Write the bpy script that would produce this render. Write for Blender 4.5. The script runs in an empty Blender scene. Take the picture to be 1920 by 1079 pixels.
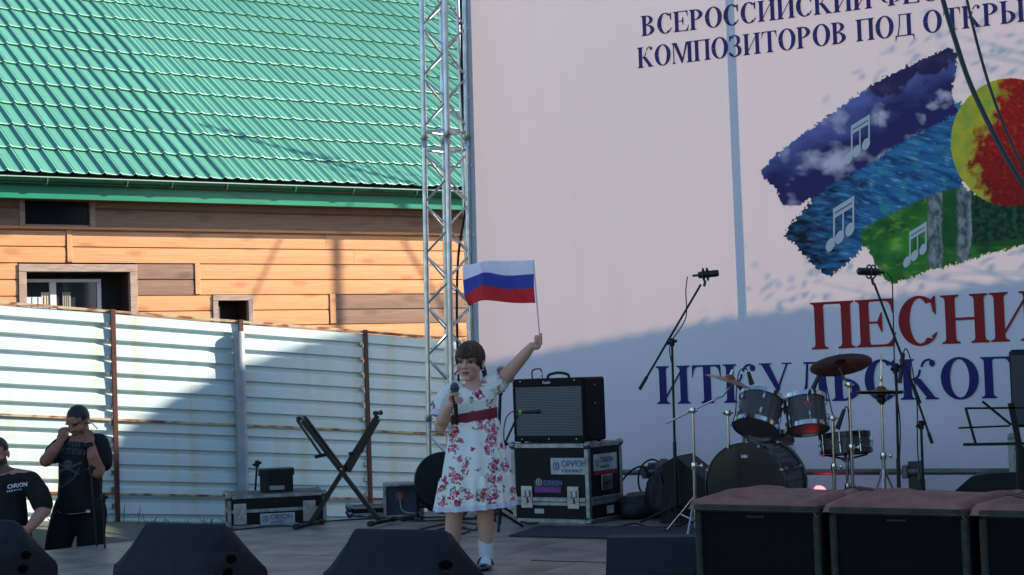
import bpy, bmesh, math, random
import numpy as np
from mathutils import Matrix, Vector, noise as mnoise

# ------------------------------------------------------------------ camera, world, sun, exposure
R = math.radians
scene = bpy.context.scene
col = scene.collection
FPX = 3200.0                      # focal length in pixels of a 1920 wide picture (60 mm on a 36 mm sensor)
CAM = Vector((0.0, 0.0, 1.9))
PITCH, ROLL = 2.69, -2.0
camd = bpy.data.cameras.new('camera')
camd.sensor_width = 36.0
camd.lens = 60.0
camd.clip_start = 0.1
camd.clip_end = 2000.0
cam = bpy.data.objects.new('camera', camd)
col.objects.link(cam)
CROT = Matrix.Rotation(R(90 + PITCH), 3, 'X') @ Matrix.Rotation(R(ROLL), 3, 'Z')
cam.matrix_world = Matrix.Translation(CAM) @ CROT.to_4x4()
scene.camera = cam

SUN_EL, SUN_AZ = 24.0, 8.0       # azimuth measured from +X towards +Y
sdir = Vector((math.cos(R(SUN_EL)) * math.cos(R(SUN_AZ)), math.cos(R(SUN_EL)) * math.sin(R(SUN_AZ)), math.sin(R(SUN_EL))))
world = bpy.data.worlds.new('World')
scene.world = world
world.use_nodes = True
wn = world.node_tree.nodes
wl = world.node_tree.links
bg = wn['Background']
sky = wn.new('ShaderNodeTexSky')
sky.sky_type = 'NISHITA'
sky.sun_disc = False
sky.sun_elevation = R(SUN_EL)
sky.sun_rotation = R(90 - SUN_AZ)
sky.air_density = 1.1
sky.dust_density = 0.5
sky.ozone_density = 4.0
wl.new(sky.outputs[0], bg.inputs[0])
bg.inputs[1].default_value = 0.108
sund = bpy.data.lights.new('sun', 'SUN')
sund.energy = 5.0
sund.angle = R(0.5)
sund.color = (1.0, 0.89, 0.75)
sun = bpy.data.objects.new('sun', sund)
sun.rotation_euler = (-sdir).to_track_quat('-Z', 'Y').to_euler()
sun.location = sdir * 40
col.objects.link(sun)
scene.view_settings.view_transform = 'Standard'
scene.view_settings.look = 'None'
scene.view_settings.gamma = 1.0
scene.view_settings.exposure = 1.2
scene.view_settings.use_curve_mapping = False
scene.cycles.max_bounces = 8
scene.cycles.use_denoising = True

# ------------------------------------------------------------------ picture <-> place
def ray(px, py):
    return CROT @ Vector(((px - 960.0) / FPX, (539.5 - py) / FPX, -1.0))
def at(px, py, d):
    r = ray(px, py)
    return CAM + r * (d / r.y)
def onfloor(px, py, z):
    r = ray(px, py)
    return CAM + r * ((z - CAM.z) / r.z)
def onplane(px, py, O, ang):
    """vertical plane through O (x, y), running along angle ang (degrees): returns (u, z)"""
    r = ray(px, py)
    n = Vector((-math.sin(R(ang)), math.cos(R(ang))))
    k = (Vector((O[0] - CAM.x, O[1] - CAM.y)).dot(n)) / (r.x * n.x + r.y * n.y)
    p = CAM + r * k
    return ((p.x - O[0]) * math.cos(R(ang)) + (p.y - O[1]) * math.sin(R(ang)), p.z)
CINV = CROT.transposed()
def project(p):
    q = CINV @ (Vector(p) - CAM)
    return (960.0 - FPX * q.x / q.z, 539.5 + FPX * q.y / q.z)

# ------------------------------------------------------------------ mesh helpers
def S(r, g, b):
    f = lambda c: (c / 255 / 12.92) if c / 255 <= 0.04045 else ((c / 255 + 0.055) / 1.055) ** 2.4
    return (f(r), f(g), f(b), 1.0)

class MB:
    def __init__(self):
        self.v = []; self.f = []; self.M = None
    def add(self, vs, fs):
        o = len(self.v)
        if self.M is not None:
            vs = [self.M @ Vector(p) for p in vs]
        self.v.extend([tuple(p) for p in vs])
        self.f.extend([tuple(i + o for i in f) for f in fs])
        return self
    def box(self, x0, x1, y0, y1, z0, z1):
        v = [(x0,y0,z0),(x1,y0,z0),(x1,y1,z0),(x0,y1,z0),(x0,y0,z1),(x1,y0,z1),(x1,y1,z1),(x0,y1,z1)]
        return self.add(v, [(0,3,2,1),(4,5,6,7),(0,1,5,4),(1,2,6,5),(2,3,7,6),(3,0,4,7)])
    def bbox(self, x0, x1, y0, y1, z0, z1, b=0.004):
        """box with chamfered edges"""
        b = min(b, (x1-x0)*.45, (y1-y0)*.45, (z1-z0)*.45)
        v = []; idx = {}
        for ix, X in enumerate((x0, x1)):
            for iy, Y in enumerate((y0, y1)):
                for iz, Z in enumerate((z0, z1)):
                    sx, sy, sz = (b if ix == 0 else -b), (b if iy == 0 else -b), (b if iz == 0 else -b)
                    idx[ix,iy,iz,0] = len(v); v.append((X, Y+sy, Z+sz))
                    idx[ix,iy,iz,1] = len(v); v.append((X+sx, Y, Z+sz))
                    idx[ix,iy,iz,2] = len(v); v.append((X+sx, Y+sy, Z))
        I = lambda *k: idx[k]
        f = []
        for i in (0, 1):
            q = [I(i,0,0,0), I(i,1,0,0), I(i,1,1,0), I(i,0,1,0)]; f.append(q if i else q[::-1])
            q = [I(0,i,0,1), I(1,i,0,1), I(1,i,1,1), I(0,i,1,1)]; f.append(q[::-1] if i else q)
            q = [I(0,0,i,2), I(1,0,i,2), I(1,1,i,2), I(0,1,i,2)]; f.append(q if i else q[::-1])
        for a in (0, 1):
            for c in (0, 1):
                q = [I(a,c,0,0), I(a,c,0,1), I(a,c,1,1), I(a,c,1,0)]; f.append(q if a == c else q[::-1])
                q = [I(a,0,c,0), I(a,0,c,2), I(a,1,c,2), I(a,1,c,0)]; f.append(q[::-1] if a == c else q)
                q = [I(0,a,c,1), I(0,a,c,2), I(1,a,c,2), I(1,a,c,1)]; f.append(q if a == c else q[::-1])
                for e in (0, 1):
                    t = [I(a,c,e,0), I(a,c,e,1), I(a,c,e,2)]
                    f.append(t if (a + c + e) % 2 else t[::-1])
        return self.add(v, f)
    def tube(self, pts, r, n=10, caps=True):
        pts = [Vector(p) for p in pts]
        m = len(pts)
        rr = r if isinstance(r, (list, tuple)) else [r] * m
        v = []; f = []
        t0 = (pts[1] - pts[0]).normalized()
        ref = Vector((0,0,1)) if abs(t0.z) < .9 else Vector((1,0,0))
        a = t0.cross(ref).normalized()
        for i, p in enumerate(pts):
            t = (pts[min(i+1, m-1)] - pts[max(i-1, 0)]).normalized()
            a = (a - t * a.dot(t)).normalized()
            b = t.cross(a)
            for k in range(n):
                w = 2 * math.pi * k / n
                v.append(p + (a * math.cos(w) + b * math.sin(w)) * rr[i])
        for i in range(m - 1):
            for k in range(n):
                k2 = (k + 1) % n
                f.append((i*n+k, i*n+k2, (i+1)*n+k2, (i+1)*n+k))
        if caps:
            f.append(tuple(range(n))[::-1]); f.append(tuple((m-1)*n + k for k in range(n)))
        return self.add(v, f)
    def lathe(self, prof, n=24, c=(0,0,0), axis=(0,0,1), sx=1.0):
        """prof: list of (radius, height)"""
        ax = Vector(axis).normalized()
        ref = Vector((1,0,0)) if abs(ax.x) < .9 else Vector((0,1,0))
        a = (ref - ax * ref.dot(ax)).normalized(); b = ax.cross(a); c = Vector(c)
        v = []; f = []
        for (r, h) in prof:
            for k in range(n):
                w = 2 * math.pi * k / n
                v.append(c + ax * h + (a * math.cos(w) * sx + b * math.sin(w)) * max(r, 1e-4))
        for i in range(len(prof) - 1):
            for k in range(n):
                k2 = (k + 1) % n
                f.append((i*n+k, i*n+k2, (i+1)*n+k2, (i+1)*n+k))
        if prof[0][0] > 1e-3: f.append(tuple(range(n))[::-1])
        if prof[-1][0] > 1e-3: f.append(tuple((len(prof)-1)*n + k for k in range(n)))
        return self.add(v, f)
    def ell(self, c, r, n=16, m=10, rot=None):
        v = []; f = []
        rot = rot or Matrix.Identity(3)
        c = Vector(c)
        v.append(c + rot @ Vector((0,0,-r[2])))
        for i in range(1, m):
            ph = -math.pi/2 + math.pi * i / m
            for k in range(n):
                w = 2*math.pi*k/n
                v.append(c + rot @ Vector((r[0]*math.cos(ph)*math.cos(w), r[1]*math.cos(ph)*math.sin(w), r[2]*math.sin(ph))))
        v.append(c + rot @ Vector((0,0,r[2])))
        for k in range(n):
            f.append((0, 1+(k+1)%n, 1+k))
            for i in range(m-2):
                f.append((1+i*n+k, 1+i*n+(k+1)%n, 1+(i+1)*n+(k+1)%n, 1+(i+1)*n+k))
            f.append((len(v)-1, 1+(m-2)*n+k, 1+(m-2)*n+(k+1)%n))
        return self.add(v, f)
    def prism(self, poly, d0, d1, plane='xz'):
        """polygon extruded; plane xz -> depth along y, xy -> depth along z, yz -> depth along x"""
        n = len(poly)
        mk = {'xz': lambda p, d: (p[0], d, p[1]), 'xy': lambda p, d: (p[0], p[1], d), 'yz': lambda p, d: (d, p[0], p[1])}[plane]
        v = [mk(p, d0) for p in poly] + [mk(p, d1) for p in poly]
        f = [tuple(range(n)), tuple(range(2*n-1, n-1, -1))]
        for i in range(n):
            j = (i+1) % n
            f.append((i, n+i, n+j, j))
        return self.add(v, f)
    def build(self, name, mat, parent=None, smooth=False, loc=None, rot=None, fix=True):
        me = bpy.data.meshes.new(name)
        me.from_pydata(self.v, [], self.f)
        if fix:
            bm = bmesh.new(); bm.from_mesh(me)
            bmesh.ops.recalc_face_normals(bm, faces=bm.faces)
            bm.to_mesh(me); bm.free()
        return link(name, me, mat, parent, smooth, loc, rot)

def smooth_mesh(me, ang=40):
    me.polygons.foreach_set('use_smooth', [True] * len(me.polygons))
    try:
        me.set_sharp_from_angle(angle=R(ang))
    except Exception:
        pass
def link(name, me, mat, parent=None, smooth=False, loc=None, rot=None):
    if smooth: smooth_mesh(me, 40 if smooth is True else smooth)
    o = bpy.data.objects.new(name, me)
    if mat is not None:
        if isinstance(mat, (list, tuple)):
            for m in mat: me.materials.append(m)
        elif not me.materials: me.materials.append(mat)
    col.objects.link(o)
    if parent is not None: o.parent = parent
    if loc is not None: o.location = loc
    if rot is not None: o.rotation_euler = rot
    return o
def tag(o, label=None, cat=None, group=None, kind=None):
    if label: o['label'] = label
    if cat: o['category'] = cat
    if group: o['group'] = group
    if kind: o['kind'] = kind
    return o
def thing(name, label, cat, loc=(0,0,0), rotz=0.0, group=None):
    o = bpy.data.objects.new(name, None)
    o.empty_display_size = .1
    col.objects.link(o)
    o.location = loc; o.rotation_euler = (0, 0, R(rotz))
    return tag(o, label, cat, group)
def copy_tree(o, parent=None):
    c = o.copy(); col.objects.link(c); c.parent = parent
    for ch in list(o.children): copy_tree(ch, c)
    return c
def spline(pts, n=8):
    """Catmull-Rom through points"""
    P = [Vector(p) for p in pts]
    P = [P[0]*2 - P[1]] + P + [P[-1]*2 - P[-2]]
    out = []
    for i in range(1, len(P) - 2):
        for k in range(n):
            t = k / n
            a, b, c, d = P[i-1], P[i], P[i+1], P[i+2]
            out.append(.5 * ((2*b) + (c - a)*t + (2*a - 5*b + 4*c - d)*t*t + (3*b - a - 3*c + d)*t**3))
    out.append(P[-2])
    return out

# ------------------------------------------------------------------ materials
MATS = {}
def mat(name, c, rough=.6, metal=0.0, c2=None, nscale=6.0, nmix=.5, bump=0.0, bscale=40.0, stretch=(1,1,1), coat=0.0, rvar=0.0, spec=None, detail=4.0, lo=.35, hi=.65, trans=0.0):
    if name in MATS: return MATS[name]
    m = bpy.data.materials.new(name); m.use_nodes = True
    nt = m.node_tree; N = nt.nodes; L = nt.links
    b = N['Principled BSDF']
    b.inputs['Base Color'].default_value = c
    b.inputs['Roughness'].default_value = rough
    b.inputs['Metallic'].default_value = metal
    if spec is not None: b.inputs['Specular IOR Level'].default_value = spec
    if coat: b.inputs['Coat Weight'].default_value = coat
    if trans: b.inputs['Transmission Weight'].default_value = trans
    if c2 is not None or bump or rvar:
        tc = N.new('ShaderNodeTexCoord'); mp = N.new('ShaderNodeMapping')
        mp.inputs['Scale'].default_value = stretch
        L.new(tc.outputs['Object'], mp.inputs[0])
        nz = N.new('ShaderNodeTexNoise'); nz.inputs['Scale'].default_value = nscale; nz.inputs['Detail'].default_value = detail
        L.new(mp.outputs[0], nz.inputs[0])
        rp = N.new('ShaderNodeMapRange'); rp.inputs[1].default_value = lo; rp.inputs[2].default_value = hi
        L.new(nz.outputs[0], rp.inputs[0])
        if c2 is not None:
            mx = N.new('ShaderNodeMix'); mx.data_type = 'RGBA'
            mx.inputs[6].default_value = c; mx.inputs[7].default_value = c2
            mu = N.new('ShaderNodeMath'); mu.operation = 'MULTIPLY'; mu.inputs[1].default_value = nmix * 2 if nmix < .5 else 1.0
            L.new(rp.outputs[0], mu.inputs[0]); L.new(mu.outputs[0], mx.inputs[0])
            L.new(mx.outputs[2], b.inputs['Base Color'])
        if rvar:
            rr = N.new('ShaderNodeMapRange'); rr.inputs[3].default_value = max(.05, rough - rvar); rr.inputs[4].default_value = min(1, rough + rvar)
            L.new(nz.outputs[0], rr.inputs[0]); L.new(rr.outputs[0], b.inputs['Roughness'])
        if bump:
            n2 = N.new('ShaderNodeTexNoise'); n2.inputs['Scale'].default_value = bscale; n2.inputs['Detail'].default_value = 5
            L.new(mp.outputs[0], n2.inputs[0])
            bp = N.new('ShaderNodeBump'); bp.inputs['Strength'].default_value = bump; bp.inputs['Distance'].default_value = .01
            L.new(n2.outputs[0], bp.inputs['Height']); L.new(bp.outputs[0], b.inputs['Normal'])
    MATS[name] = m
    return m
def attr_mat(name, attr, rough=.6, spec=.3, translucent=0.0, bump=0.0):
    m = bpy.data.materials.new(name); m.use_nodes = True
    N = m.node_tree.nodes; L = m.node_tree.links; b = N['Principled BSDF']
    a = N.new('ShaderNodeAttribute'); a.attribute_name = attr
    L.new(a.outputs['Color'], b.inputs['Base Color'])
    b.inputs['Roughness'].default_value = rough; b.inputs['Specular IOR Level'].default_value = spec
    return m
def wood_mat(name, c, c2, knot):
    """printed plank: long grain, soft cloudy tone and a few knots"""
    m = bpy.data.materials.new(name); m.use_nodes = True
    N = m.node_tree.nodes; L = m.node_tree.links; b = N['Principled BSDF']
    tc = N.new('ShaderNodeTexCoord'); oi = N.new('ShaderNodeObjectInfo')
    ad = N.new('ShaderNodeVectorMath'); ad.operation = 'ADD'
    L.new(tc.outputs['Object'], ad.inputs[0])
    cb = N.new('ShaderNodeCombineXYZ')
    mu = N.new('ShaderNodeMath'); mu.operation = 'MULTIPLY'; mu.inputs[1].default_value = 37.0
    L.new(oi.outputs['Random'], mu.inputs[0]); L.new(mu.outputs[0], cb.inputs[0]); L.new(cb.outputs[0], ad.inputs[1])
    mp = N.new('ShaderNodeMapping'); mp.inputs['Scale'].default_value = (1.2, 1, 28); L.new(ad.outputs[0], mp.inputs[0])
    g = N.new('ShaderNodeTexNoise'); g.inputs['Scale'].default_value = 2.2; g.inputs['Detail'].default_value = 6; g.inputs['Distortion'].default_value = .4
    L.new(mp.outputs[0], g.inputs[0])
    mp2 = N.new('ShaderNodeMapping'); mp2.inputs['Scale'].default_value = (1.05, 0, 3.0); L.new(ad.outputs[0], mp2.inputs[0])
    vo = N.new('ShaderNodeTexVoronoi'); vo.voronoi_dimensions = '2D'; vo.inputs['Scale'].default_value = 1.0; vo.inputs['Randomness'].default_value = .7
    sp = N.new('ShaderNodeSeparateXYZ'); cb2 = N.new('ShaderNodeCombineXYZ')
    L.new(mp2.outputs[0], sp.inputs[0]); L.new(sp.outputs[0], cb2.inputs[0]); L.new(sp.outputs[2], cb2.inputs[1]); L.new(cb2.outputs[0], vo.inputs[0])
    kr = N.new('ShaderNodeMapRange'); kr.inputs[1].default_value = .05; kr.inputs[2].default_value = .15; kr.inputs[3].default_value = 1; kr.inputs[4].default_value = 0
    L.new(vo.outputs['Distance'], kr.inputs[0])
    mx = N.new('ShaderNodeMix'); mx.data_type = 'RGBA'; mx.inputs[6].default_value = c; mx.inputs[7].default_value = c2
    gr = N.new('ShaderNodeMapRange'); gr.inputs[1].default_value = .3; gr.inputs[2].default_value = .75
    L.new(g.outputs[0], gr.inputs[0]); L.new(gr.outputs[0], mx.inputs[0])
    mk = N.new('ShaderNodeMix'); mk.data_type = 'RGBA'; mk.inputs[7].default_value = knot
    km = N.new('ShaderNodeMath'); km.operation = 'MULTIPLY'; km.inputs[1].default_value = .5
    L.new(kr.outputs[0], km.inputs[0]); L.new(km.outputs[0], mk.inputs[0]); L.new(mx.outputs[2], mk.inputs[6])
    L.new(mk.outputs[2], b.inputs['Base Color'])
    b.inputs['Roughness'].default_value = .42
    MATS[name] = m
    return m
BLACK = mat('black_plastic', (.008,.008,.009,1), .5, spec=.2, c2=(.013,.013,.014,1), nscale=20, bump=.05, bscale=300)
BLACKM = mat('black_metal', (.008,.008,.009,1), .4, .0, spec=.3, rvar=.1, nscale=30)
CHROME = mat('chrome', (.62,.60,.57,1), .16, 1.0, rvar=.06, nscale=25)
STEEL = mat('steel', (.45,.45,.44,1), .35, 1.0, c2=(.30,.30,.30,1), nscale=14, rvar=.1)
ALU = mat('aluminium', (.60,.60,.59,1), .30, 1.0, c2=(.42,.42,.42,1), nscale=9, nmix=.4, rvar=.1)
RUBBER = mat('rubber', (.015,.015,.015,1), .8)
WHITE = mat('white_print', (.75,.75,.77,1), .6)
# ------------------------------------------------------------------ ground and stage
def sstep(x): x = max(0, min(1, x)); return x*x*(3-2*x)
HA = 34.0                                       # house and fence run along this angle
HDIR = Vector((math.cos(R(HA)), math.sin(R(HA))))
F0 = ((450-960)/FPX*16.5, 16.5)
FSL = .088                                      # the fence drops this much per metre
def ground_z(x, y):
    fu = (x-F0[0])*HDIR.x + (y-F0[1])*HDIR.y
    fv = -(x-F0[0])*HDIR.y + (y-F0[1])*HDIR.x   # metres behind the fence
    top = .50 - FSL*max(-6, min(6, fu))
    return top * sstep((fv + 3.2) / 3.0)
xs = sorted(set([-900,-300,-100,-40,-20]+[-12+.5*i for i in range(49)]+[20,40,100,300,900]))
ys = sorted(set([-300,-60,-20,-5,0,5]+[8+.4*i for i in range(45)]+[30,40,60,100,300,900]))
g = MB()
g.v = [(x, y, ground_z(x, y) + .015*mnoise.noise(Vector((x*1.7, y*1.7, 0)))) for y in ys for x in xs]
nx = len(xs)
g.f = [(j*nx+i, j*nx+i+1, (j+1)*nx+i+1, (j+1)*nx+i) for j in range(len(ys)-1) for i in range(nx-1)]
GROUND = mat('ground_dirt', (.10,.10,.095,1), .95, c2=(.07,.085,.05,1), nscale=1.3, bump=.6, bscale=14)
tag(g.build('ground', GROUND, smooth=True), kind='structure')

BA = -28.0                                      # banner and stage front run along this angle
B0 = (-.33, 15.2)
BDIR = Vector((math.cos(R(BA)), math.sin(R(BA))))
BBACK = Vector((-math.sin(R(BA)), math.cos(R(BA))))
SZ = .70                                        # stage floor
def stage_pt(u, v):                             # stage frame: u along the front, v towards the back
    return (B0[0] + BDIR.x*u + BBACK.x*v, B0[1] + BDIR.y*u + BBACK.y*v)
deck = [(-3.95, 11.95), (-4.6, 11.2), (-4.9, 10.8), (6.2, 4.9), (9.6, 9.55), (-.45, 14.85), (-1.2, 14.45)]
def poly_cw(p):
    a = sum(p[i][0]*p[(i+1)%len(p)][1]-p[(i+1)%len(p)][0]*p[i][1] for i in range(len(p)))
    return p if a > 0 else p[::-1]
deck = poly_cw(deck)
def clip(sub, cl):
    out = sub
    for i in range(len(cl)):
        a, b = cl[i], cl[(i+1) % len(cl)]
        inp, out = out, []
        side = lambda p: (b[0]-a[0])*(p[1]-a[1]) - (b[1]-a[1])*(p[0]-a[0])
        for k in range(len(inp)):
            p, q = inp[k], inp[(k+1) % len(inp)]
            sp, sq = side(p), side(q)
            if sp >= 0: out.append(p)
            if (sp >= 0) != (sq >= 0):
                t = sp / (sp - sq); out.append((p[0]+(q[0]-p[0])*t, p[1]+(q[1]-p[1])*t))
        if not out: return []
    return out
DECK = mat('deck_plywood', S(150,138,122), .42, c2=S(104,94,84), nscale=2.6, bump=.12, bscale=30, rvar=.12, detail=8, stretch=(1,1,1))
m = MB(); m.prism(deck, SZ-.16, SZ-.022, 'xy')
stage = tag(m.build('stage_floor', mat('stage_frame', (.05,.045,.04,1), .8)), kind='structure')
for i in range(-5, 10):
    for j in range(-9, 2):
        u0, v0 = i*1.25+.3+(.6 if j % 2 else 0), j*1.25-.1
        q = poly_cw([stage_pt(u0+.003, v0+.003), stage_pt(u0+1.247, v0+.003), stage_pt(u0+1.247, v0+1.247), stage_pt(u0+.003, v0+1.247)])
        c = clip(q, deck)
        if len(c) < 3: continue
        cx = sum(p[0] for p in c)/len(c); cy = sum(p[1] for p in c)/len(c)
        dz = random.Random(i*31+j).uniform(-.0025, .0015)
        m = MB(); m.prism([(p[0]-cx, p[1]-cy) for p in c], -.02, 0, 'xy')
        m.build('deck_panel', DECK, stage, loc=(cx, cy, SZ+dz))
m = MB()
for i in range(len(deck)):
    a, b = Vector(deck[i]), Vector(deck[(i+1) % len(deck)])
    k = max(1, int((b-a).length/1.5))
    for j in range(k):
        p = a + (b-a)*(j/k); p = p + (Vector((1.0, 11.5))-p)*.02
        m.tube([(p.x, p.y, -.05), (p.x, p.y, SZ-.16)], .03, 8)
o = m.build('stage_legs', STEEL, stage); o['kind'] = 'stuff'

# ------------------------------------------------------------------ house
H0 = ((450-960)/FPX*19.0, 19.0)
def hu(px, py, off=0.0):
    O = (H0[0] + math.sin(R(HA))*off, H0[1] - math.cos(R(HA))*off)
    return onplane(px, py, O, HA)
house = thing('house', 'timber clad house with green metal tile roof behind the fence', 'house', (H0[0], H0[1], 0), HA)
ORANGE = wood_mat('orange_siding', S(214,158,112), S(196,132,88), S(150,92,58))
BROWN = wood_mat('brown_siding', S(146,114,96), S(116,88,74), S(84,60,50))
TRIMB = mat('brown_trim', S(168,146,132), .5, c2=S(142,120,108), nscale=8, stretch=(1,1,6))
DARKIN = mat('dark_interior', (.012,.010,.010,1), .8)
GREENM = mat('green_metal', S(20,122,92), .38, c2=S(26,132,100), nscale=3)
UL, UR = hu(-260, 500)[0], hu(1600, 500)[0]
zr = [hu(460, y)[1] for y in (437, 468, 497, 526, 554, 582, 610)]
step = (zr[0] - zr[6]) / 6
zr = [zr[0] - step*i for i in range(14)]
WB = .30
m = MB(); m.box(UL, UR, WB, WB+.2, .2, zr[0]+.75)
m.build('wall', DARKIN, house)
def board(u0, u1, z1, h, M, name='siding_board', proud=0.0):
    m = MB(); f = -.016 - proud
    prof = [(.02, 0), (f, 0), (f+.001, .006), (f, .012), (f-.002, h*.5), (f, h-.018), (f+.014, h-.012), (f+.024, h-.010), (f+.024, h-.001), (.02, h-.001)]
    L_ = u1 - u0; n = len(prof)
    m.add([(0, p[0], p[1]) for p in prof] + [(L_, p[0], p[1]) for p in prof],
          [tuple(range(n)), tuple(range(2*n-1, n-1, -1))] + [(i, n+i, n+(i+1) % n, (i+1) % n) for i in range(n)])
    return m.build(name, M, house, loc=(u0, 0, z1-h))
def U(px, row): return hu(px, 437 + 29*row + 12)[0]
rows = {
 0: [(None,123,ORANGE),(134,None,ORANGE)], 1: [(None,123,ORANGE),(134,None,ORANGE)],
 2: [(None,33,ORANGE),(255,363,BROWN),(374,None,ORANGE)], 3: [(None,33,ORANGE),(255,363,BROWN),(374,None,ORANGE)],
 4: [(None,33,ORANGE),(255,397,ORANGE),(473,616,ORANGE),(628,None,BROWN)],
 5: [(None,33,ORANGE),(255,397,ORANGE),(473,616,ORANGE),(628,None,BROWN)],
}
for r_ in range(6, 12): rows[r_] = [(None,None,ORANGE)]
for r_, segs in rows.items():
    for (a, b, M) in segs:
        u0 = UL if a is None else U(a, r_); u1 = UR if b is None else U(b, r_)
        cuts = [u0]
        while u1 - cuts[-1] > 4.2: cuts.append(cuts[-1] + 3.0 + .37*((r_*7) % 3))
        cuts.append(u1)
        for k in range(len(cuts)-1): board(cuts[k], cuts[k+1]-.003, zr[r_], step, M)
def trim(u0, u1, z0, z1, M, d=.028, name='trim', par=None, y1=.03):
    m = MB(); m.bbox(u0, u1, -d, y1, z0, z1, .005)
    return m.build(name, M, par or house)
trim(U(123.5,0), U(133.5,0), zr[2], zr[0]-.004, ORANGE)
trim(U(363.5,2), U(373.5,2), zr[4], zr[2]-.004, ORANGE)
trim(U(616.5,4), U(627.5,4), zr[6], zr[4]-.004, ORANGE)
# brown band below the eaves with a dark strip window
zb = zr[0]
trim(UL, UR, zb+.002, zb+.034, ORANGE, .045, 'ledge')
ztop = hu(450, 386, .36)[1]
bh = .20
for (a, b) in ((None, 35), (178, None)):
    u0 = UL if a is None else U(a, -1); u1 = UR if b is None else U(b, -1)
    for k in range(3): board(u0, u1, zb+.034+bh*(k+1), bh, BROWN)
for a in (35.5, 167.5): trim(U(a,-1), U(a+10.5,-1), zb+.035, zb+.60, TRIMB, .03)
u0, u1 = U(46.5,-1), U(167,-1)
w = MB(); w.bbox(u0, u1, .0, .03, zb+.035, zb+.055, .003); w.bbox(u0, u1, .0, .03, zb+.31, zb+.5, .003)
win = w.build('window', TRIMB, house)
MB().box(u0, u1, .012, .018, zb+.055, zb+.31).build('pane', mat('dark_glass', (.012,.014,.018,1), .12, spec=.35), win)
# large and small window: trim frame, deep reveal, white sash
PVC = mat('white_sash', (.62,.62,.62,1), .4)
GLASS = mat('window_glass', (.03,.035,.04,1), .05, spec=.6)
def win_frame(pa, pb, ytop, tw, zbot, row):
    ua, ub = U(pa, row), U(pb, row); zt = hu((pa+pb)/2, ytop)[1]
    m = MB()
    m.bbox(ua, ub, -.034, .03, zt-tw, zt, .005); m.bbox(ua, ua+tw, -.033, .03, zbot, zt-tw, .004); m.bbox(ub-tw, ub, -.033, .03, zbot, zt-tw, .004)
    w = m.build('window', TRIMB, house)
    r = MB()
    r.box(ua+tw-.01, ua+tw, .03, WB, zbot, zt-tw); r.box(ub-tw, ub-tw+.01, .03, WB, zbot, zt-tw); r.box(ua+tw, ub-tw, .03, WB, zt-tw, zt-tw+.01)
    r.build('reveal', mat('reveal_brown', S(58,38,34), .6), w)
    return w, ua+tw, ub-tw, zt-tw
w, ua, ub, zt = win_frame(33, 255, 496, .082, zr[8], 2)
us = ua + (ub-ua)*.79
m = MB(); zt2 = zt - .06
m.bbox(ua, us, .2, .25, zt2-.035, zt2, .004); m.bbox(us-.045, us, .2, .25, zr[8], zt2-.035, .004)
um = ua + (us-ua)*.40
m.bbox(um-.035, um+.035, .195, .25, zr[8], zt2-.035, .004)
m.build('sash', PVC, w)
for (a, b) in ((ua, um-.035), (um+.035, us-.045)):
    MB().box(a, b, .222, .228, zr[8], zt2-.035).build('pane', GLASS, w)
for (a, b, c) in ((.0,.30,(.50,.58,.66,1)), (.26,.40,(.55,.50,.38,1)), (.52,.62,(.30,.28,.24,1))):
    m = MB(); k = 8
    for i in range(k):
        a_ = ua+(us-ua)*(a+(b-a)*i/k); b_ = ua+(us-ua)*(a+(b-a)*(i+1)/k)
        m.box(a_, b_, .205+.006*(i % 2), .215+.006*(i % 2), zr[8], zt2-.14 - (.05 if a < .1 else 0))
    o = m.build('curtain', mat('curtain_%d' % int(a*100), c, .8), w)
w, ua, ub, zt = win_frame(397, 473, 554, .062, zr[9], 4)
m = MB(); m.bbox(ua, ua+(ub-ua)*.28, .15, .2, zr[9], zt-.05, .004); m.build('sash', PVC, w)
# soffit, fascia, gutter
OH = .36
def hz(px, py, off): return hu(px, py, off)[1]
zf0, zf1 = hz(450, 383, OH), hz(450, 357, OH)
m = MB(); m.box(UL, UR, -OH+.02, .05, zf0+.015, zf0+.03); m.build('soffit', mat('soffit_brown', S(110,62,44), .5), house)
m = MB(); m.bbox(UL, UR, -OH, -OH+.018, zf0, zf1+.02, .003); m.build('fascia', GREENM, house)
zg = zf1 + .045
m = MB(); prof = []
for k in range(13):
    a_ = math.pi + math.pi*k/12
    prof.append((-OH-.062 + .056*math.cos(a_), zg + .056*math.sin(a_)))
prof = [(prof[0][0]-.008, zg+.012), (prof[0][0]-.004, zg+.016)] + prof
inner = [(p[0]*.985-OH*.015-.001, p[1]+.004) for p in prof][::-1]
pp = prof + inner; n = len(pp)
m.add([(UL, p[0], p[1]) for p in pp] + [(UR, p[0], p[1]) for p in pp], [(i, n+i, n+(i+1) % n, (i+1) % n) for i in range(n)])
gut = m.build('gutter', mat('gutter_green', S(4,50,36), .25, c2=S(8,62,44), nscale=4), house, smooth=True)
m = MB(); m.tube([(UL, -OH-.120, zg+.012), (UR, -OH-.120, zg+.012)], .007, 8); m.build('gutter_lip', mat('lip_pale', S(170,190,176), .3), gut)
for px in (88, 238, 322, 425, 553, 662, 780):
    u = hu(px, 352, OH+.1)[0]; m = MB(); pr = []
    for k in range(13):
        a_ = math.pi + math.pi*k/12
        pr.append((u, -OH-.062+.059*math.cos(a_), zg+.059*math.sin(a_)))
    m.tube(pr, .008, 6); m.build('gutter_bracket', GREENM, gut)
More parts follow.
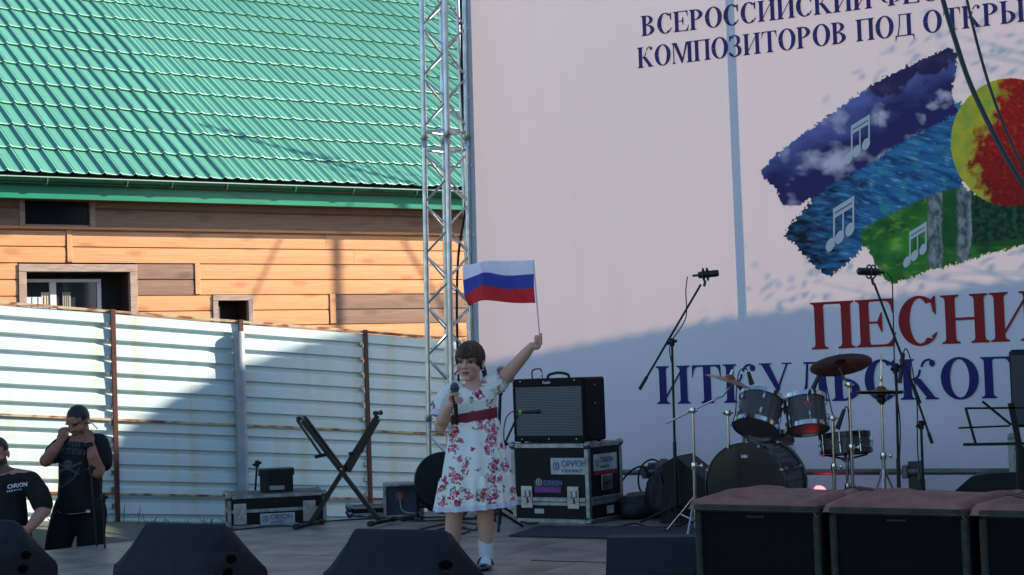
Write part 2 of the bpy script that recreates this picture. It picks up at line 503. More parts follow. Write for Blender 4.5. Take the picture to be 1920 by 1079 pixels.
# roof of pressed metal tiles
RT = 35.0; WV = .170; TL = .53
ze = zg + .045
RO = Vector((0, -OH-.05, ze))
UPV = Vector((0, math.cos(R(RT)), math.sin(R(RT))))
ROOFC = mat('roof_metal', S(78,142,122), .5, c2=S(90,150,132), nscale=.9, rvar=.06, detail=3)
nt = ROOFC.node_tree; oi = nt.nodes.new('ShaderNodeObjectInfo'); mr = nt.nodes.new('ShaderNodeMapRange'); mr.inputs[3].default_value = .90; mr.inputs[4].default_value = 1.04
nt.links.new(oi.outputs['Random'], mr.inputs[0]); hv = nt.nodes.new('ShaderNodeHueSaturation'); nt.links.new(mr.outputs[0], hv.inputs['Value'])
pb = nt.nodes['Principled BSDF']; nt.links.new(pb.inputs['Base Color'].links[0].from_socket, hv.inputs['Color']); nt.links.new(hv.outputs[0], pb.inputs['Base Color'])
EDGE = mat('tile_edge_lit', S(150,196,176), .4)  # pale bare edge, its colour also paints in the lit line of each row
def tile_mesh(amp, name, hw):
    n = 14; vs = []; fs = []
    def h(t):                                     # broad pan with one rounded roll
        x = (t - (1-hw)) / hw
        roll = math.cos(x*math.pi/2)**2 if abs(x) < 1 else 0.0
        x2 = (t + hw) / hw
        if abs(x2) < 1: roll = math.cos(x2*math.pi/2)**2
        return amp*roll + .010*(2*t/1.2-1)**2
    ts = [i/n for i in range(n+1)]
    for (v, dz) in ((.012, .004), (-.002, .026), (.004, .032), (.03, .033), (TL*.5, .018), (TL+.014, .001)):
        for t in ts: vs.append((t*WV, v, h(t) + dz))
    k = n+1
    for j in range(5):
        for i in range(n): fs.append((j*k+i, j*k+i+1, (j+1)*k+i+1, (j+1)*k+i))
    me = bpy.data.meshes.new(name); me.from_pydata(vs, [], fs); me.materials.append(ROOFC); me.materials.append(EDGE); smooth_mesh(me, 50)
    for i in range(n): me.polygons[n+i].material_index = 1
    return me, vs, fs
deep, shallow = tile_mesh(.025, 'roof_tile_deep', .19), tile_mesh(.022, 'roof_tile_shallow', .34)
NR = 16
m = MB(); a = RO - UPV*.0 + Vector((0, .012, -.02)); b = RO + UPV*TL*NR + Vector((0, .012, -.02))
m.add([(UL, a.y, a.z), (UR, a.y, a.z), (UR, b.y, b.z), (UL, b.y, b.z)], [(0,1,2,3)])
m.box(UL, UR, b.y-.05, b.y+.05, b.z-.1, b.z+.05)
roof = m.build('roof', mat('roof_underlay', (.03,.05,.045,1), .8), house, fix=False)
Hm = Matrix.Translation((H0[0], H0[1], 0)) @ Matrix.Rotation(R(HA), 4, 'Z')
edge_u = hu(397, 340, OH)[0]
cands = []
for j in range(NR):
    for i in range(int((UR-UL)/WV)):
        u = UL + i*WV
        p = RO + UPV*(TL*j); p = Vector((u, p.y, p.z))
        c = Hm @ (p + UPV*TL*.5 + Vector((WV/2, 0, 0)))
        q = project(c)
        vis = -18 < q[0] < 886 and q[1] > -26
        cands.append((0 if vis else 1, (c - CAM).length, u, p, j))
cands.sort(key=lambda t: (t[0], t[1]))
rest = MB()
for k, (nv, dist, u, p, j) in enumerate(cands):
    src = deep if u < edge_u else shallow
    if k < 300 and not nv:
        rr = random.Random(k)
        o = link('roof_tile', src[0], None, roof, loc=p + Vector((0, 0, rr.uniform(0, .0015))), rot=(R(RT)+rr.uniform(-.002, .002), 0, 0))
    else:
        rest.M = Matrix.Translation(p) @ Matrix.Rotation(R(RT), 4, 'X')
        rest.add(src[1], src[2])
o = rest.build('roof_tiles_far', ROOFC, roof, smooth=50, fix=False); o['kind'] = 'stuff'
for px in (57, 230, 397):                         # side laps between the sheets
    u = UL + round((hu(px, 335, OH)[0]-UL)/WV)*WV + WV*.985
    m = MB()
    for j in range(NR):
        a = RO + UPV*(TL*j+.001); b = RO + UPV*(TL*(j+1))
        nrm = Vector((0, -math.sin(R(RT)), math.cos(R(RT))))
        a2, b2 = a + nrm*.030, b + nrm*.014
        m.add([(u-.012, a2.y, a2.z+.004), (u+.012, a2.y, a2.z-.012), (u+.012, b2.y, b2.z-.012), (u-.012, b2.y, b2.z+.004)], [(0,1,2,3)])
    m.build('sheet_lap', ROOFC, roof, fix=False)

# ------------------------------------------------------------------ fence of ribbed sheet
def fu(px, py, off=0.0):
    O = (F0[0] + math.sin(R(HA))*off, F0[1] - math.cos(R(HA))*off)
    return onplane(px, py, O, HA)
fence = thing('sheet_fence', 'pale ribbed metal sheet fence with rusty rails in front of the house', 'fence', (F0[0], F0[1], 0), HA)
SHEET = mat('fence_sheet', S(190,207,207), .55, c2=S(182,188,168), nscale=1.6, bump=.10, bscale=3, rvar=.08, stretch=(3.2,1,.35), lo=.50, hi=.80, detail=5)
RUSTY = mat('rusty_rail', S(176,160,128), .7, c2=S(122,66,36), nscale=5, stretch=(1.5,1,4), bump=.2, bscale=60, lo=.45, hi=.6)
POSTB = mat('post_brown', S(78,36,30), .5, c2=S(60,30,26), nscale=9)
PER = .152
posts = [-2.2+hu(0,0)[0]*0+fu(212, 700)[0]-1.62*2-.0, fu(212, 700)[0]-1.62, fu(212, 700)[0], fu(452, 720)[0], fu(686, 740)[0]]
d_ = posts[-1]-posts[-2]
posts += [posts[-1]+d_, posts[-1]+2*d_, posts[-1]+3*d_]
ztopf = fu(450, 604)[1]                            # sheet top at u = 0
zmid = fu(450, 795)[1]
zbotf = ztopf - 1.98
sl = lambda u: -FSL*u
def sheet(u0, u1, za, zb_, name):
    """sheet from height za down to zb_ (both taken at u=0), horizontal ribs following the slope"""
    m = MB(); prof = []; z = za
    prof.append((0, za))
    while z - PER > zb_:
        prof += [(-.006, z-.003), (-.010, z-.090), (.024, z-.104), (.026, z-.132), (-.004, z-.149)]
        z -= PER
    prof.append((-.003, zb_))
    k = 6; n = len(prof); rr = random.Random(int(u0*97+za*31))
    for i in range(k+1):
        u = u0 + (u1-u0)*i/k
        for (y, zz) in prof: m.v.append((u, y + .006*mnoise.noise(Vector((u*1.3, zz*2.1, za))), zz + sl(u)))
    for i in range(k):
        for j in range(n-1): m.f.append((i*n+j, (i+1)*n+j, (i+1)*n+j+1, i*n+j+1))
    return m.build(name, SHEET, fence, fix=False)
for i in range(len(posts)-1):
    a, b = posts[i]+.004, posts[i+1]-.004
    sheet(a, b, ztopf-.02, zmid-.006, 'sheet_panel')
    sheet(a, b, zmid-.028, zbotf, 'sheet_panel')
    for (zc, hh, nm, yy) in ((ztopf, .024, 'top_rail', .0), (zmid-.017, .022, 'mid_rail', -.012), (zbotf+.30, .02, 'low_rail', -.012)):
        m = MB(); ua_, ub_ = a-.004, b+.004
        m.add([(ua_, yy-.018, zc-hh/2+sl(ua_)), (ub_, yy-.018, zc-hh/2+sl(ub_)), (ub_, yy+.03, zc-hh/2+sl(ub_)), (ua_, yy+.03, zc-hh/2+sl(ua_)),
               (ua_, yy-.018, zc+hh/2+sl(ua_)), (ub_, yy-.018, zc+hh/2+sl(ub_)), (ub_, yy+.03, zc+hh/2+sl(ub_)), (ua_, yy+.03, zc+hh/2+sl(ua_))],
              [(0,3,2,1),(4,5,6,7),(0,1,5,4),(1,2,6,5),(2,3,7,6),(3,0,4,7)])
        m.build(nm, RUSTY, fence)
for i, u in enumerate(posts):
    m = MB(); m.bbox(u-.024, u+.024, -.040, -.022, .0, ztopf+.02+sl(u), .004)
    p = m.build('post', POSTB, fence)
    for k in range(12):
        z = ztopf - .11 - PER*k + sl(u)
        m = MB(); m.bbox(u-.062, u-.026, -.030, -.012, z-.028, z+.018, .006)
        m.build('clip', STEEL, p)

# grey pipe standing before the fence
pp_ = fu(456, 930, .058)
q = Vector((F0[0], F0[1])) + HDIR*pp_[0] + Vector((math.sin(R(HA)), -math.cos(R(HA))))*.058
zt_ = at(456, 622, q.y).z
pipe = MB(); pipe.lathe([(.056, ground_z(q.x, q.y)-.1), (.056, zt_-.02), (.050, zt_), (.0, zt_)], 20, (q.x, q.y, 0))
tag(pipe.build('standpipe', mat('pipe_grey', S(140,150,156), .45, c2=S(122,132,138), nscale=5), smooth=True), 'smooth grey pipe standing upright before the ribbed fence', 'pipe')

# grass tufts along the fence foot
GRASS = mat('grass_green', (.07,.12,.025,1), .7, c2=(.11,.15,.04,1), nscale=9)
m = MB(); rr = random.Random(5)
for k in range(380):
    u = rr.uniform(-6, 3.2); off = .05 + abs(rr.gauss(0, .22))
    x = F0[0] + HDIR.x*u + math.sin(R(HA))*off; y = F0[1] + HDIR.y*u - math.cos(R(HA))*off
    z = ground_z(x, y)-.01; h = rr.uniform(.03, .12)*(1.8 if mnoise.noise(Vector((u*1.1, 3, 0))) > .2 else .7); a_ = rr.uniform(0, 6.28); w_ = .005
    dx, dy = math.cos(a_), math.sin(a_); bx, by = rr.gauss(0, .04), rr.gauss(0, .04)
    m.add([(x-dx*w_, y-dy*w_, z), (x+dx*w_, y+dy*w_, z), (x+bx*.5+dx*w_*.7, y+by*.5+dy*w_*.7, z+h*.6), (x+bx, y+by, z+h)], [(0,1,2),(0,2,3)])
tag(m.build('grass', GRASS, fix=False), 'sparse green grass growing along the fence foot', 'grass', kind='stuff')
# ------------------------------------------------------------------ unseen house block added at right, profile shaped to shade fence and banner
nb = thing('shadow_house', 'unseen house block added at right to shade fence and banner', 'house', (10.0, 0, 0), 0)
gab = [(12.6, 0), (20.0, 0), (19.6, 6.3), (19.2, 7.05), (18.89, 7.41), (18.6, 7.54), (18.28, 7.60), (17.97, 7.60), (17.74, 7.50), (17.60, 7.15), (17.3, 6.75), (16.64, 6.50), (15.28, 5.89), (13.82, 5.10), (12.6, 4.44)]
m = MB(); m.prism(gab, .0, 6.0, 'yz'); m.build('wall', mat('shadow_house_wall', (.4,.36,.3,1), .8), nb)
m = MB(); top = gab[2:]
for i in range(len(top)-1):
    a, b = Vector(top[i]), Vector(top[i+1]); L_ = (b-a).length; k = max(2, int(L_/.035))
    n = Vector((-(b-a).y, (b-a).x)).normalized()
    if n.y < 0: n = -n
    for j in range(k):
        p, q = a+(b-a)*(j/k), a+(b-a)*((j+1)/k)
        h = lambda t: .035 + .013*math.sin(t*2*math.pi/.15)
        p2, q2 = p+n*h(L_*j/k), q+n*h(L_*(j+1)/k)
        m.add([(-.12, p.x, p.y), (-.12, q.x, q.y), (-.12, q2.x, q2.y), (-.12, p2.x, p2.y), (6.1, p.x, p.y), (6.1, q.x, q.y), (6.1, q2.x, q2.y), (6.1, p2.x, p2.y)],
              [(0,1,2,3), (7,6,5,4), (3,2,6,7), (0,4,5,1)])
m.build('roof', GREENM, nb)

# ------------------------------------------------------------------ festival banner
def bu(px, py): return onplane(px, py, B0, BA)
BTOP = 7.3; BLEN = 11.6
def ripple(t, z):
    return .010*mnoise.noise(Vector((t*.9, z*.35, 2))) + .004*mnoise.noise(Vector((t*5, z*.8, 7))) * (1 if t > .1 else .5)
banner = thing('stage_banner', 'huge white festival banner with blue and red lettering behind the stage', 'banner', (B0[0], B0[1], 0), BA)
def sheet_mat(name, refl, trans, attr=None, rough=.55):
    m = bpy.data.materials.new(name); m.use_nodes = True
    N = m.node_tree.nodes; L = m.node_tree.links; b = N['Principled BSDF']; out = N['Material Output']
    b.inputs['Base Color'].default_value = refl; b.inputs['Roughness'].default_value = rough; b.inputs['Specular IOR Level'].default_value = .2
    tr = N.new('ShaderNodeBsdfTranslucent'); tr.inputs[0].default_value = trans
    if attr:
        a = N.new('ShaderNodeAttribute'); a.attribute_name = attr
        L.new(a.outputs['Color'], b.inputs['Base Color'])
        mu = N.new('ShaderNodeMix'); mu.data_type = 'RGBA'; mu.blend_type = 'MULTIPLY'; mu.inputs[0].default_value = 1
        L.new(a.outputs['Color'], mu.inputs[6]); mu.inputs[7].default_value = trans; L.new(mu.outputs[2], tr.inputs[0])
    elif name == 'banner_vinyl':
        tc = N.new('ShaderNodeTexCoord'); mp = N.new('ShaderNodeMapping'); mp.inputs['Scale'].default_value = (1, 1, .25); L.new(tc.outputs['Object'], mp.inputs[0])
        nz = N.new('ShaderNodeTexNoise'); nz.inputs['Scale'].default_value = 3.5; nz.inputs['Detail'].default_value = 6; L.new(mp.outputs[0], nz.inputs[0])
        mx = N.new('ShaderNodeMix'); mx.data_type = 'RGBA'; mx.inputs[6].default_value = trans; mx.inputs[7].default_value = tuple(c*.86 for c in trans[:3])+(1,)
        L.new(nz.outputs[0], mx.inputs[0]); L.new(mx.outputs[2], tr.inputs[0])
    ad = N.new('ShaderNodeAddShader'); L.new(b.outputs[0], ad.inputs[0]); L.new(tr.outputs[0], ad.inputs[1]); L.new(ad.outputs[0], out.inputs[0])
    return m
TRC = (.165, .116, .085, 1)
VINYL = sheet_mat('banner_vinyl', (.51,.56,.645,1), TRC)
edge = lambda z: -.045 + .009*(z-2)
m = MB(); nt_, nz_ = 150, 90
for j in range(nz_+1):
    z = .25 + (BTOP-.25)*j/nz_
    for i in range(nt_+1):
        t0_ = .07 + edge(z); t = t0_ + (BLEN-t0_)*i/nt_
        m.v.append((t, ripple(t, z), z))
m.f = [(j*(nt_+1)+i, j*(nt_+1)+i+1, (j+1)*(nt_+1)+i+1, (j+1)*(nt_+1)+i) for j in range(nz_) for i in range(nt_)]
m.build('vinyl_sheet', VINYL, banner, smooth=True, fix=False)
m = MB()                                            # doubled hem along the left side, scalloped between its ties
for j in range(181):
    z = .25 + (BTOP-.25)*j/180
    e = .004 - .014*abs(math.sin((z-.3)*math.pi/.62))**.7
    m.v += [(-e*1.2-.005+edge(z), ripple(0, z)-.004, z), (.072+edge(z), ripple(.07, z)-.004, z)]
m.f = [(2*j, 2*j+1, 2*j+3, 2*j+2) for j in range(180)]
m.build('hem', mat('hem_vinyl', (.50,.53,.57,1), .6), banner, smooth=True, fix=False)
m = MB()
for k in range(11):
    z = .62 + .62*k
    m = MB(); m.tube([(-.12, .0, z), (-.06, -.012, z+.004), (.012, -.012, z-.004)], .004, 6); m.ell((.012, -.014, z-.004), (.012, .005, .012), 10, 6)
    m.build('tie', mat('tie_white', (.7,.7,.7,1), .5), banner)
# scaffold standard behind the banner
ts = bu(1379, 300)[0] + 1.376*.16
p = stage_pt(ts, .16)
m = MB(); m.tube([(p[0]-.02, p[1], .0), (p[0]+.05, p[1], 8.0)], .022, 14)
tag(m.build('scaffold_pole', STEEL, smooth=True), 'steel scaffold pole hidden behind the banner, its shadow shows as a strip', 'pole')

# ---- serif lettering
STW, TH = .232, .05
class Glyph:
    def __init__(self): self.p = []
    def poly(self, pts): self.p.append(list(pts)); return self
    def rect(self, x0, x1, y0, y1): return self.poly([(x0,y0),(x1,y0),(x1,y1),(x0,y1)])
    def serif(self, x0, x1, y, up, e=.095):
        s = 1 if up else -1
        self.poly([(x0-e, y), (x1+e, y), (x1+e, y+s*.035), (x1+.03, y+s*.05), (x1, y+s*.10), (x0, y+s*.10), (x0-.03, y+s*.05), (x0-e, y+s*.035)])
    def stem(self, x, w=STW, top=True, bot=True, e=.095):
        self.rect(x, x+w, 0, 1)
        if bot: self.serif(x, x+w, 0, True, e)
        if top: self.serif(x, x+w, 1, False, e)
        return self
    def arc(self, cx, cy, rx, ry, a0, a1, wx, wy, n=26, pw=1.0):
        """ring arc; thickness wx at the sides, wy at top and bottom"""
        o = []; i_ = []
        for k in range(n+1):
            a = R(a0+(a1-a0)*k/n)
            o.append((cx+rx*math.cos(a), cy+ry*math.sin(a)))
            i_.append((cx+(rx-wx)*math.cos(a), cy+(ry-wy)*math.sin(a)))
        for k in range(n): self.poly([o[k], o[k+1], i_[k+1], i_[k]])
        return self
    def disc(self, cx, cy, r, n=14): return self.poly([(cx+r*math.cos(2*math.pi*k/n), cy+r*math.sin(2*math.pi*k/n)) for k in range(n)])
def glyph(ch):
    g = Glyph(); s = STW; w = 1.1
    if ch in 'ИЙНП':
        g.stem(.1); g.stem(w-.1-s)
        if ch in 'ИЙ':
            g.poly([(.1+s-.01,.14),(.1+s-.01,.23),(w-.1-s+.01,.86),(w-.1-s+.01,.77)])
        if ch == 'Й': g.arc(w/2, 1.26, .2, .16, 200, 340, .07, .07)
        if ch == 'Н': g.rect(.1+s, w-.1-s, .475, .53)
        if ch == 'П': g.rect(.1+s, w-.1-s, .945, 1)
    elif ch in 'ОС' or ch == 'Ф':
        if ch == 'О': w = 1.1; g.arc(.55, .5, .52, .52, 0, 360, s*1.12, .055, 48)
        elif ch == 'С':
            w = 1.02; g.arc(.54, .5, .5, .52, 48, 312, s*1.15, .055, 40)
            g.poly([(.86,.66),(.90,.66),(.93,1.0),(.89,1.0),(.80,.92)]); g.poly([(.86,.9),(.93,1.0),(.93,.62),(.895,.62)])
            g.poly([(.80,.17),(.87,.10),(.95,.24),(.92,.26)])
        else:
            w = 1.2; g.stem(.5); g.arc(.36, .5, .34, .34, 75, 285, s*.95, .05, 24); g.arc(.85, .5, .34, .34, -105, 105, s*.95, .05, 24)
    elif ch in 'ЕГ':
        g.stem(.1); w = .98 if ch == 'Е' else .9; r_ = w-.06
        g.rect(.1+s, r_, .95, 1); g.poly([(r_-.2,.955),(r_,.955),(r_,.70),(r_-.03,.70),(r_-.06,.85),(r_-.12,.93)])
        if ch == 'Е':
            g.rect(.1+s, r_, 0, .05); g.poly([(r_-.24,.045),(r_+.0,.045),(r_+.05,.30),(r_+.02,.30),(r_-.05,.15),(r_-.13,.07)])
            g.rect(.1+s, .62, .49, .535); g.poly([(.53,.535),(.62,.72),(.65,.72),(.65,.31),(.62,.31),(.53,.49)])
    elif ch in 'РВЬЫ':
        g.stem(.1, top=True, bot=True); w = .92
        if ch == 'Р': g.arc(.1+s, .735, .5, .265, -90, 90, s*1.05, .05, 24); g.rect(.1+s-.01,.32+s-.2,.95,1)
        if ch == 'В':
            g.arc(.1+s, .765, .44, .235, -90, 90, s*.98, .045, 24); g.arc(.1+s, .272, .52, .272, -90, 90, s*1.08, .05, 24); w = .98
        if ch in 'ЬЫ':
            g.arc(.1+s, .285, .5, .285, -90, 90, s*1.05, .05, 24)
            if ch == 'Ы': g.stem(1.0); w = 1.36
    elif ch == 'К':
        g.stem(.1); w = 1.1
        g.rect(.1+s-.01, .42, .475, .525)
        g.arc(.42, .78, .20, .28, 270, 350, .07, .05, 14)
        g.arc(.84, .80, .235, .20, 75, 182, .07, .055, 16); g.disc(.93, .885, .085)
        g.poly([(.36,.50),(.50,.53),(.60,.50),(.98,.05),(1.08,.035),(1.08,0),(.70,0),(.70,.03),(.74,.05)])
    elif ch == 'Т':
        w = 1.0; g.stem(.4, top=False); g.rect(.05,.95,.95,1)
        g.poly([(.05,.96),(.22,.96),(.13,.90),(.09,.80),(.07,.68),(.04,.68)]); g.poly([(.95,.96),(.78,.96),(.87,.90),(.91,.80),(.93,.68),(.96,.68)])
    elif ch == 'М':
        w = 1.36; g.stem(.1, .07, e=.07); g.stem(w-.1-s)
        g.poly([(.12,1),(.34,1),(.74,.18),(.62,0)]); g.poly([(.62,0),(.70,0),(w-.1-s+.02,.93),(w-.1-s+.02,1),(w-.2-s,1)]); g.rect(.03,.34,.965,1)
    elif ch == 'З':
        w = .84; g.arc(.36, .76, .36, .26, -80, 150, s*.95, .05, 24); g.arc(.36, .27, .42, .29, -155, 85, s*1.05, .05, 28); g.rect(.28,.46,.485,.535)
        g.poly([(.03,.72),(.07,.72),(.16,.93),(.09,1.0),(.03,1.0)]); g.disc(.06,.17,.065)
    elif ch == 'Д':
        w = 1.12; g.rect(.68,.68+s,.0,1); g.poly([(.26,1),(.33,1),(.30,.5),(.2,.05),(.12,.05),(.23,.45)]); g.rect(.22,.95,.95,1); g.rect(.02,1.08,.0,.055)
        g.poly([(.02,.05),(.12,.05),(.05,-.22),(.02,-.22)]); g.poly([(1.08,.05),(.98,.05),(1.05,-.22),(1.08,-.22)])
    elif ch == 'Л':
        w = 1.08; g.stem(.72, top=False); g.rect(.3,.98,.95,1); g.poly([(.38,1),(.45,1),(.40,.4),(.30,.08),(.16,-.01),(.10,.05),(.24,.14),(.33,.45)]); g.disc(.12,.085,.085)
    elif ch == 'У':
        w = 1.04; g.poly([(.06,1),(.30,1),(.64,.36),(.56,.22)]); g.poly([(.84,1),(.90,1),(.52,.16),(.42,.03),(.30,-.01),(.32,.05),(.44,.14)])
        g.rect(.0,.40,.965,1); g.rect(.70,1.0,.965,1); g.disc(.27,.075,.085)
    return g, w
def word(text, p0, p1, cap_l, cap_r, M, gap=.02, skip=lambda i: False):
    """text set along the banner from picture point p0 to p1 (baseline), cap heights in picture pixels"""
    (t0, z0), (t1, z1) = bu(*p0), bu(*p1)
    h0 = bu(p0[0], p0[1]-cap_l)[1]-z0; h1 = bu(p1[0], p1[1]-cap_r)[1]-z1
    ws = []
    for ch in text: ws.append(.42 if ch == ' ' else glyph(ch)[1]+gap)
    tot = sum(ws); x = 0; hav = (h0+h1)/2; sx = (t1-t0)/tot
    for i, ch in enumerate(text):
        if ch != ' ':
            g, w = glyph(ch); m = MB()
            tb = t0 + sx*x; zb_ = z0+(z1-z0)*(x/tot)
            for k, poly in enumerate(g.p):
                m.add([(px*sx, ripple(tb+px*sx, zb_+py*hav) - .006-.0004*(k % 12), py*hav + (z1-z0)/(t1-t0)*px*sx) for (px, py) in poly], [tuple(range(len(poly)))])
            m.build('letter', M, banner, loc=(tb, 0, zb_), fix=False)
        x += ws[i]
INKB = sheet_mat('ink_blue', S(44,48,112), (.010,.008,.02,1))
INKB_SHADED = sheet_mat('ink_blue_shaded', S(36,36,104), (.004,.004,.012,1))  # darker copy of the blue ink, the shade on the lower banner is in its colour
INKR = sheet_mat('ink_red', S(140,28,32), (.06,.008,.008,1))
word('ВСЕРОССИЙСКИЙ ФЕСТИВАЛЬ'.replace('А','Л'), (1203, 69), (1990, -27), 37, 44, INKB)
word('КОМПОЗИТОРОВ ПОД ОТКРЫТЫМ', (1196, 129), (2062, 24), 37, 46, INKB)
word('ПЕСНИ', (1522, 656), (1952, 638), 86, 96, INKR)
word('ИТКУЛЬСКОГО', (1232, 758), (1985, 745), 71, 79, INKB_SHADED)

# ---- painted emblem of brush strokes, printed on the banner
def fbm(x, y, s, o=5, seed=0.0):
    v = 0; a = .5; f = s
    for k in range(o):
        v += a*mnoise.noise(Vector((x*f, y*f, seed+k*3.1))); a *= .5; f *= 2.05
    return v
def inpoly(x, y, P):
    c = False; j = len(P)-1
    for i in range(len(P)):
        if (P[i][1] > y) != (P[j][1] > y) and x < (P[j][0]-P[i][0])*(y-P[i][1])/(P[j][1]-P[i][1])+P[i][0]: c = not c
        j = i
    return c
PURP = [(55,540),(100,490),(250,370),(450,230),(560,155),(740,70),(850,18),(895,40),(885,130),(872,210),(880,270),(905,290),(830,330),(700,395),(600,455),(500,525),(400,575),(300,640),(220,692),(150,692),(120,620),(60,562)]
BLUE = [(910,240),(895,420),(925,640),(760,690),(640,750),(560,800),(500,840),(492,870),(430,935),(350,992),(300,962),(240,900),(200,850),(155,822),(175,770),(240,700),(300,625),(400,545),(560,445),(680,365),(840,285)]
GREEN = [(478,795),(600,725),(760,650),(905,605),(1000,640),(1250,690),(1250,840),(1050,885),(900,932),(780,962),(700,992),(620,1022),(560,985),(530,900),(488,850)]
mixc = lambda a, b, t: tuple(a[i]+(b[i]-a[i])*max(0, min(1, t)) for i in range(3))
def emblem(x, y):
    e = 13
    jx = x + e*1.6*fbm(x, y, .06, 3, 1.0)+11*mnoise.noise(Vector((x*.15, y*.15, 4)))+5*mnoise.noise(Vector((x*.5, y*.5, 4))); jy = y + e*1.6*fbm(x, y, .06, 3, 9.0)+11*mnoise.noise(Vector((x*.15, y*.15, 14)))+5*mnoise.noise(Vector((x*.5, y*.5, 14)))
    cxx, cyy = (x-1112)/250, (y-420)/271
    if cxx*cxx+cyy*cyy < 1:
        k = (x-(1085-.50*(y-150)))/50 + 3.2*fbm(x, y, .02, 4, 5)
        if y > 400: k = (x-(960-.28*(y-400)*(1 if y < 520 else 0)-34*(y >= 520)+max(0, y-520)*.5))/45 + 2.6*fbm(x, y, .025, 4, 5)
        sp = fbm(x, y, .08, 3, 8)
        yel = mixc(S(196,190,48), S(150,176,70), .5+1.4*fbm(x, y, .02, 3, 2)); red = mixc(S(176,30,18), S(120,18,16), .5+1.5*sp+(y-420)/600)
        red = mixc(red, S(206,96,28), 2.4*(fbm(x, y, .05, 3, 6)-.12)*(1 if y < 480 else .3))
        return mixc(yel, red, k)
    if inpoly(jx, jy, GREEN):
        c = mixc(S(60,140,52), S(26,86,40), .5+1.5*fbm(x, y, .011, 4, 3))
        c = mixc(c, S(120,178,70), 2.5*(fbm(x, y*2, .015, 3, 12)-.05)*(1 if x < 760 else .2))
        if x > 940 and y < 850-.12*(x-940): c = mixc(S(18,44,36), S(40,92,56), .35+2.2*fbm(x, y, .05, 4, 4))
        elif x > 820 and y < 860: c = mixc(c, S(28,70,44), .7)
        for (xa, xb) in ((762, 826), (886, 948)):
            xo = 8*mnoise.noise(Vector((y*.012, xa, 0)))
            if xa+xo < x < xb+xo and y < 950:
                b = mixc(S(150,160,170), S(70,90,84), .5+2.2*fbm(x, y*.6, .045, 4, 7)); c = mixc(b, c, .15 if (x-xa-xo) > 8 else .6)
        return c
    if inpoly(jx, jy, PURP):
        up = (x-60)*-.56+555
        d = y-up
        c = mixc(S(96,112,176), S(46,40,100), .5+d/150.0+1.0*fbm(x*.7, y*1.5, .008, 3, 2))
        cl = fbm(x, y*1.4, .0065, 4, 21)
        c = mixc(c, S(190,196,214), 3.6*(cl-.04)*(1.3 if x > 560 else .8))
        dk = (235-.40*(x-560)-y+130*fbm(x, y, .012, 4, 51))/22
        if x > 500: c = mixc(c, S(44,26,78), min(.92, dk*min(1, (x-500)/60)))
        return c
    if inpoly(jx, jy, BLUE):
        st = fbm(x*.3+y*.1, y*1.3-x*.42, .022, 4, 31)
        c = mixc(S(52,128,178), S(22,74,124), .5+2.2*st)
        c = mixc(c, S(120,178,206), 2.6*(fbm(x*.4+y*.1, y*1.8-x*.5, .05, 4, 61)-.10))
        c = mixc(c, S(60,160,150), 2.0*(fbm(x, y, .012, 3, 17)-.05) if x > 560 else 0)
        if x < 520: c = mixc(c, S(18,26,44), (520-x)/420+1.8*(fbm(x*.5, y*2, .03, 4, 44)))
        return c
    return None
tz = [bu(px, py) for (px, py) in ((1418, 80), (1418, 545), (1960, 60), (1960, 545))]
ta, tb_ = min(q[0] for q in tz), max(q[0] for q in tz); za, zb2 = min(q[1] for q in tz), max(q[1] for q in tz)
NX, NY = 400, 360
Bm = Matrix.Translation((B0[0], B0[1], 0)) @ Matrix.Rotation(R(BA), 4, 'Z')
verts = []; cols = []; ok = []
for j in range(NY+1):
    z = za+(zb2-za)*j/NY
    for i in range(NX+1):
        t = ta+(tb_-ta)*i/NX
        q = project(Bm @ Vector((t, 0, z)))
        c = emblem((q[0]-1400)*2.248, (q[1]-80)*2.248)
        verts.append((t, ripple(t, z)-.004, z)); ok.append(c is not None); cols.append((c or (0,0,0))[:3])
faces = []
for j in range(NY):
    for i in range(NX):
        q = (j*(NX+1)+i, j*(NX+1)+i+1, (j+1)*(NX+1)+i+1, (j+1)*(NX+1)+i)
        if all(ok[k] for k in q): faces.append(q)
used = sorted(set(k for f in faces for k in f)); remap = {k: n for n, k in enumerate(used)}
me = bpy.data.meshes.new('printed_emblem'); me.from_pydata([verts[k] for k in used], [], [tuple(remap[k] for k in f) for f in faces])
ca = me.color_attributes.new('print', 'FLOAT_COLOR', 'POINT')
ca.data.foreach_set('color', np.array([cols[k]+(1.0,) for k in used], dtype=np.float32).ravel())
link('printed_emblem', me, sheet_mat('emblem_print', (1,1,1,1), (.34,.25,.18,1), 'print'), banner)
NOTE = sheet_mat('note_white', (.60,.61,.62,1), (.22,.16,.12,1))
def note(cx, cy, sc_):
    def q(x, y): return bu(1400+(cx+(x-466)*sc_)/2.248, 80+(cy+(y-408)*sc_)/2.248)
    m = MB(); k = [0]
    def poly(pts):
        k[0] += 1; m.add([(t, ripple(t, z)-.006-.0005*k[0], z) for (t, z) in [q(*p) for p in pts]], [tuple(range(len(pts)))])
    poly([(441,352),(448,348),(448,492),(441,492)]); poly([(476,366),(482,362),(482,462),(476,462)]); poly([(514,306),(521,303),(521,432),(514,432)])
    poly([(441,352),(521,303),(521,322),(441,371)]); poly([(441,376),(521,327),(521,342),(441,391)])
    for (x, y) in ((431,488),(466,459),(505,430)):
        poly([(x+19*math.cos(a)*.92-8*math.sin(a)*0+0, y+24*math.sin(a)-10*math.cos(a)) for a in [2*math.pi*i/16 for i in range(16)]])
    m.build('music_note', NOTE, banner, fix=False)
note(466, 408, 1.0); note(393, 764, 1.12); note(710, 852, .92)

